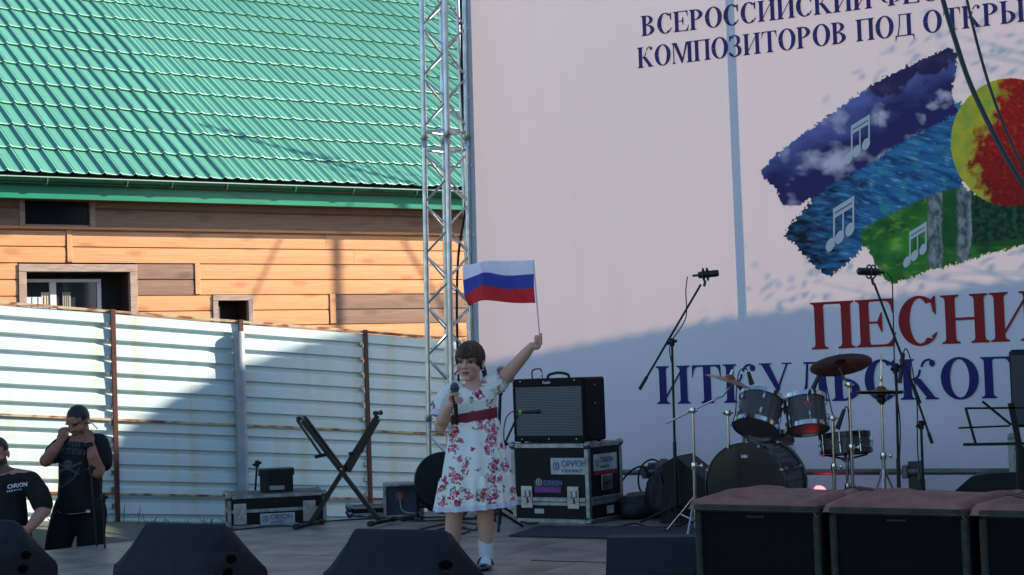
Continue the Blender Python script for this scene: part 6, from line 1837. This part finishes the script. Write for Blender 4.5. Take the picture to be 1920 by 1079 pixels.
def ear_hand(m, w, e, s, out):
    """open relaxed hand: w wrist, e direction of the fingers"""
    w, e = Vector(w), Vector(e).normalized(); n = Vector((0,-1,0)); b = e.cross(n).normalized()
    m.ell(w+e*.045, (1,1,1), 14, 10, Matrix((b, e, n)).transposed() @ Matrix.Diagonal((.038*s, .048*s, .018*s)))
    for i in range(4):
        o = (-.027+.018*i)*s; l_ = (.060,.068,.064,.05)[i]*s; p0 = w+e*.078*s+b*o
        limb(m, [p0, p0+e*l_*.4+n*.006, p0+e*l_*.72-n*.006+b*out*.012, p0+e*l_*.8-n*.026+b*out*.022], [.0095*s,.009*s,.0085*s,.0075*s], 8)
    p0 = w+e*.03*s+b*out*.030*s
    limb(m, [p0, p0+e*.035*s+b*out*.022*s+n*.01, p0+e*.065*s+b*out*.018*s+n*.012], [.012*s,.0105*s,.009*s], 8)
ear_hand(m, wl_, (.22,.15,1), .95, 1); ear_hand(m, wr_, (-.16,.15,1), .95, -1)
for (pts) in ([(128,955,.02),(112,1010,.0),(100,1070,.0),(95,1160,.03),(93,1192,.03)], [(172,955,.02),(170,1010,.0),(165,1070,.0),(163,1160,.03),(162,1192,.03)]):
    limb(m, [A(*q) for q in pts], [.095,.085,.062,.045,.042])
    e_ = A(*pts[-1]); limb(m, [e_+Vector((0,0,-.01)), e_+Vector((-.01,-.1,-.03))], [.045,.04])
me = solid(m, .0065, 4, .5, 'man_body')
SKM = S(150,102,84); HMI2 = M3.transposed(); HAIRC = S(36,28,26)
def mt(p):
    q = HMI2 @ (p-C)/1.12
    if q.length < .16 and q.z > -.13:
        if q.z > .045+.02*(q.y < -.06) or (q.y > .0 and q.z > -.05 and abs(q.x) < .070) or (q.y > -.03 and q.z > .012 and abs(q.x) > .05): return HAIRC
        c = face_tone(q, SKM, S(130,78,70), S(40,30,28), S(40,30,28), S(100,66,56), None, 1.0)
        if q.z < -.04 and q.y < -.02: c = mixc(c, S(70,52,46), .35)
        return c
    return SKM
paint(me, mt); link('body', me, skin_mat('man_skin'), man, smooth=180)
m = MB(); limb(m, [A(150,962,.02), A(150,930,.02), A(151,895,.02), A(152,860,.02), A(152,842,.03)], [.172,.165,.165,.165,.13]); limb(m, [A(118,840,.03), A(152,833,.035), A(185,832,.03)], [.080,.088,.080])
limb(m, [A(116,840,.02), A(102,851,-.05)], [.085,.078]); limb(m, [A(186,834,.02), A(192,850,-.01), A(194,868,-.05)], [.078,.074,.070])
me = solid(m, .0055, 6, .5, 'tee')
for v in me.vertices:
    v.co.y += .010*mnoise.noise(Vector((v.co.x*6, v.co.z*9+v.co.x*8, 1))); v.co.z = max(v.co.z, A(150,962).z)
link('t_shirt', me, attr_mat('printed_tee', 'tone', .85, .2), man, smooth=180)
TC = (.012,.012,.013)
def tee_tone(p):
    if p.y > .0: return TC
    q = project(p+A0); x, y = q
    PR = S(92,92,98); k = 0.0
    def near(ax, ay, bx, by, w):
        dx, dy = bx-ax, by-ay; t = max(0, min(1, ((x-ax)*dx+(y-ay)*dy)/(dx*dx+dy*dy))); return math.hypot(x-ax-t*dx, y-ay-t*dy) < w
    if near(102,889,107,905,1.3) or near(107,905,116,914,1.3) or near(116,914,137,899,1.3) or near(137,899,149,878,1.3): k = .8
    if near(107,901,116,909,.8) or near(116,909,134,896,.8): k = .5
    if near(106,868,147,889,2.0) or near(152,868,110,885,2.0): k = .75
    if ((x-127)/7.5)**2+((y-869)/6.5)**2 < 1 or ((x-127)/4.6)**2+((y-877)/4)**2 < 1: k = .95
    if ((abs(x-127)-3)/1.7)**2+((y-870)/1.8)**2 < 1: k = 0
    if 840 < y-.10*(x-130) < 851 and 112 < x < 160 and mnoise.noise(Vector((x*.42, y*.12, 3))) > -.08 and (x % 7) > 1.4: k = .65
    if 829 < y-.10*(x-130) < 836 and 124 < x < 152 and (x % 6) > 2.2: k = .5
    k *= .75+.5*mnoise.noise(Vector((x*.5, y*.5, 9)))
    return mixc(TC, PR, k)
paint(me, tee_tone)
m = MB()
for pts in ([(128,958,.02),(112,1010,.0),(100,1070,.0),(95,1165,.03)], [(172,958,.02),(170,1010,.0),(165,1070,.0),(163,1165,.03)]):
    limb(m, [A(*q) for q in pts], [.118,.105,.085,.075])
limb(m, [A(132,950,.02), A(168,950,.02)], [.125,.125]); limb(m, [A(150,955,.02), A(147,980,.02)], [.12,.08])
me = solid(m, .011, 3, .5, 'jeans'); link('jeans', me, JEAN, man, smooth=180)
m = MB(); bl = A(150, 957, .02); m.lathe([(.168,-.018),(.172,-.014),(.172,.014),(.168,.018)], 40, bl, (0,0,1)); b_ = m.build('belt', mat('belt_leather', (.012,.010,.010,1), .7, spec=.1), man, smooth=True)
m = MB(); q = bl+Vector((.10,-.155,0)); m.bbox(q.x-.018, q.x+.018, q.y-.006, q.y+.006, q.z-.012, q.z+.012, .004); m.build('buckle', CHROME, b_)
m = MB(); m.tube(spline([bl+Vector((-.17,-.04,.02)), bl+Vector((-.10,-.17,-.005)), bl+Vector((.0,-.19,-.012)), bl+Vector((.09,-.17,-.004))]), .0018, 6); m.build('chain', STEEL, man)
m = MB(); w_ = A(165, 834, -.10); ax_ = (wr_-eR).normalized()
for k in range(2): m.lathe([(.036,-.006),(.039,0),(.036,.006)], 20, w_+ax_*(-.016*k), ax_)
m.build('bracelet', RUBBER, man, smooth=True)
for s_, wv in ((1, .02),):
    m = MB(); q = C+M3 @ Vector((.095, .0, -.01)); m.ell(q, (.010,.008,.012), 8, 6); m.tube(spline([q, q+Vector((.035,-.02,-.02)), q+Vector((.06,.02,-.06))]), .004, 6); m.build('earpiece', mat('earpiece_pale', (.5,.5,.52,1), .4), man)

BD = 12.7
Q0 = Vector((at(10, 1000, BD).x, BD, -.02))
Q = lambda px, py, dy=0.0: at(px, py, BD+dy)-Q0
man2 = thing('person', 'bearded man in black polo leaning in at the left picture edge', 'person', Q0, 0)
m = MB(); C2 = Q(-6, 850); N3 = Matrix.Rotation(R(-8), 3, 'Z') @ Matrix.Rotation(R(10), 3, 'X')
head(m, C2, N3, 1.10, 1.02)
limb(m, [Q(0,893,.05), Q(-2,876,.05), C2+Vector((.0,.03,-.05))], [.075,.066,.064])
limb(m, [Q(5,1020,.02), Q(2,960,.02), Q(0,920,.03), Q(-2,900,.03)], [.16,.155,.16,.13]); limb(m, [Q(-55,905,.03), Q(0,893,.04), Q(55,900,.03)], [.07,.08,.07])
limb(m, [Q(56,902,.02), Q(78,935,.0), Q(84,955,-.02)], [.068,.06,.052]); limb(m, [Q(84,955,-.02), Q(70,972,-.12), Q(56,990,-.2)], [.050,.048,.034])
limb(m, [Q(-56,905,.02), Q(-80,945,.0), Q(-60,990,-.15)], [.068,.058,.036])
ear_hand(m, Q(56,990,-.2), (-.6,-.5,-.5), 1.0, 1); ear_hand(m, Q(-60,990,-.15), (.3,-.5,-.5), 1.0, -1)
for pts in ([(-20,1010,.02),(-22,1100,.0),(-22,1210,.04)], [(30,1010,.02),(32,1100,.0),(32,1210,.04)]):
    limb(m, [Q(*q) for q in pts], [.10,.07,.045]); e_ = Q(*pts[-1]); limb(m, [e_, e_+Vector((0,-.1,-.02))], [.045,.04])
me = solid(m, .0065, 4, .5, 'man_body'); NI = N3.transposed(); SKB = S(172,126,108)
def bt(p):
    q = NI @ (p-C2)/1.10
    if q.length < .16 and q.z > -.14:
        if q.z > .052 or (q.y > .0 and q.z > -.05 and abs(q.x) < .070) or (q.y > -.03 and q.z > .02 and abs(q.x) > .05): return HAIRC
        c = face_tone(q, SKB, S(140,90,80), S(40,30,28), S(50,38,32), S(110,74,62), None, 1.0)
        if (q.z < -.045 and not ((abs(q.x) < .018) and -.066 < q.z < -.050)) or (q.z < -.03 and abs(q.x) > .045 and q.y < .01): c = mixc(c, S(54,38,32), .8)
        return c
    return SKB
paint(me, bt); link('body', me, skin_mat('man2_skin'), man2, smooth=180)
m = MB(); limb(m, [Q(5,1030,.02), Q(4,970,.02), Q(2,925,.03), Q(0,908,.03)], [.19,.185,.178,.14]); limb(m, [Q(-55,907,.03), Q(0,899,.045), Q(56,904,.03)], [.084,.085,.084]); limb(m, [Q(56,905,.02), Q(72,926,.0), Q(80,946,-.01)], [.086,.084,.080]); limb(m, [Q(-56,907,.02), Q(-76,940,.0)], [.085,.078])
me = solid(m, .009, 4, .5, 'polo')
for v in me.vertices: v.co.y += .008*mnoise.noise(Vector((v.co.x*6, v.co.z*8+v.co.x*6, 5)))
link('polo_shirt', me, TEE, man2, smooth=180)
bv = BVHTree.FromPolygons([v.co for v in me.vertices], [tuple(p.vertices) for p in me.polygons])
def onp(x, y):
    p = Q(22, 915)+Vector((x, 0, y+.10*x)); h = bv.ray_cast(Vector((p.x, -3, p.z)), Vector((0,1,0))); return (h[0]+Vector((0,-.006,0))) if h[0] else p
put_text('ORION', .042, onp, WHITE, man2, 1.0, .001); put_text('S E R V I C E', .016, lambda x, y: onp(x, y-.024), WHITE, man2, 1.05, .0006)
m = MB()
for pts in ([(-20,1012,.02),(-22,1100,.0),(-22,1190,.04)], [(30,1012,.02),(32,1100,.0),(32,1190,.04)]): limb(m, [Q(*q) for q in pts], [.125,.10,.08])
link('trousers', solid(m, .012, 3, .5, 'trousers'), JEAN, man2, smooth=180)
m = MB(); m.tube([Q(15,903,-.13)*1.0, Q(-1,914,-.15), Q(-16,903,-.13)], .008, 6); m.build('collar', TEE, man2, smooth=True)
# boom stand before the standing man
r9, f9, _p, _q = boom_stand('microphone_stand', 'slanted black stand in front of the standing man', (192, 1060), 12.55, (170, 880), None, None, legs=.2, fz=.0, r=.008)
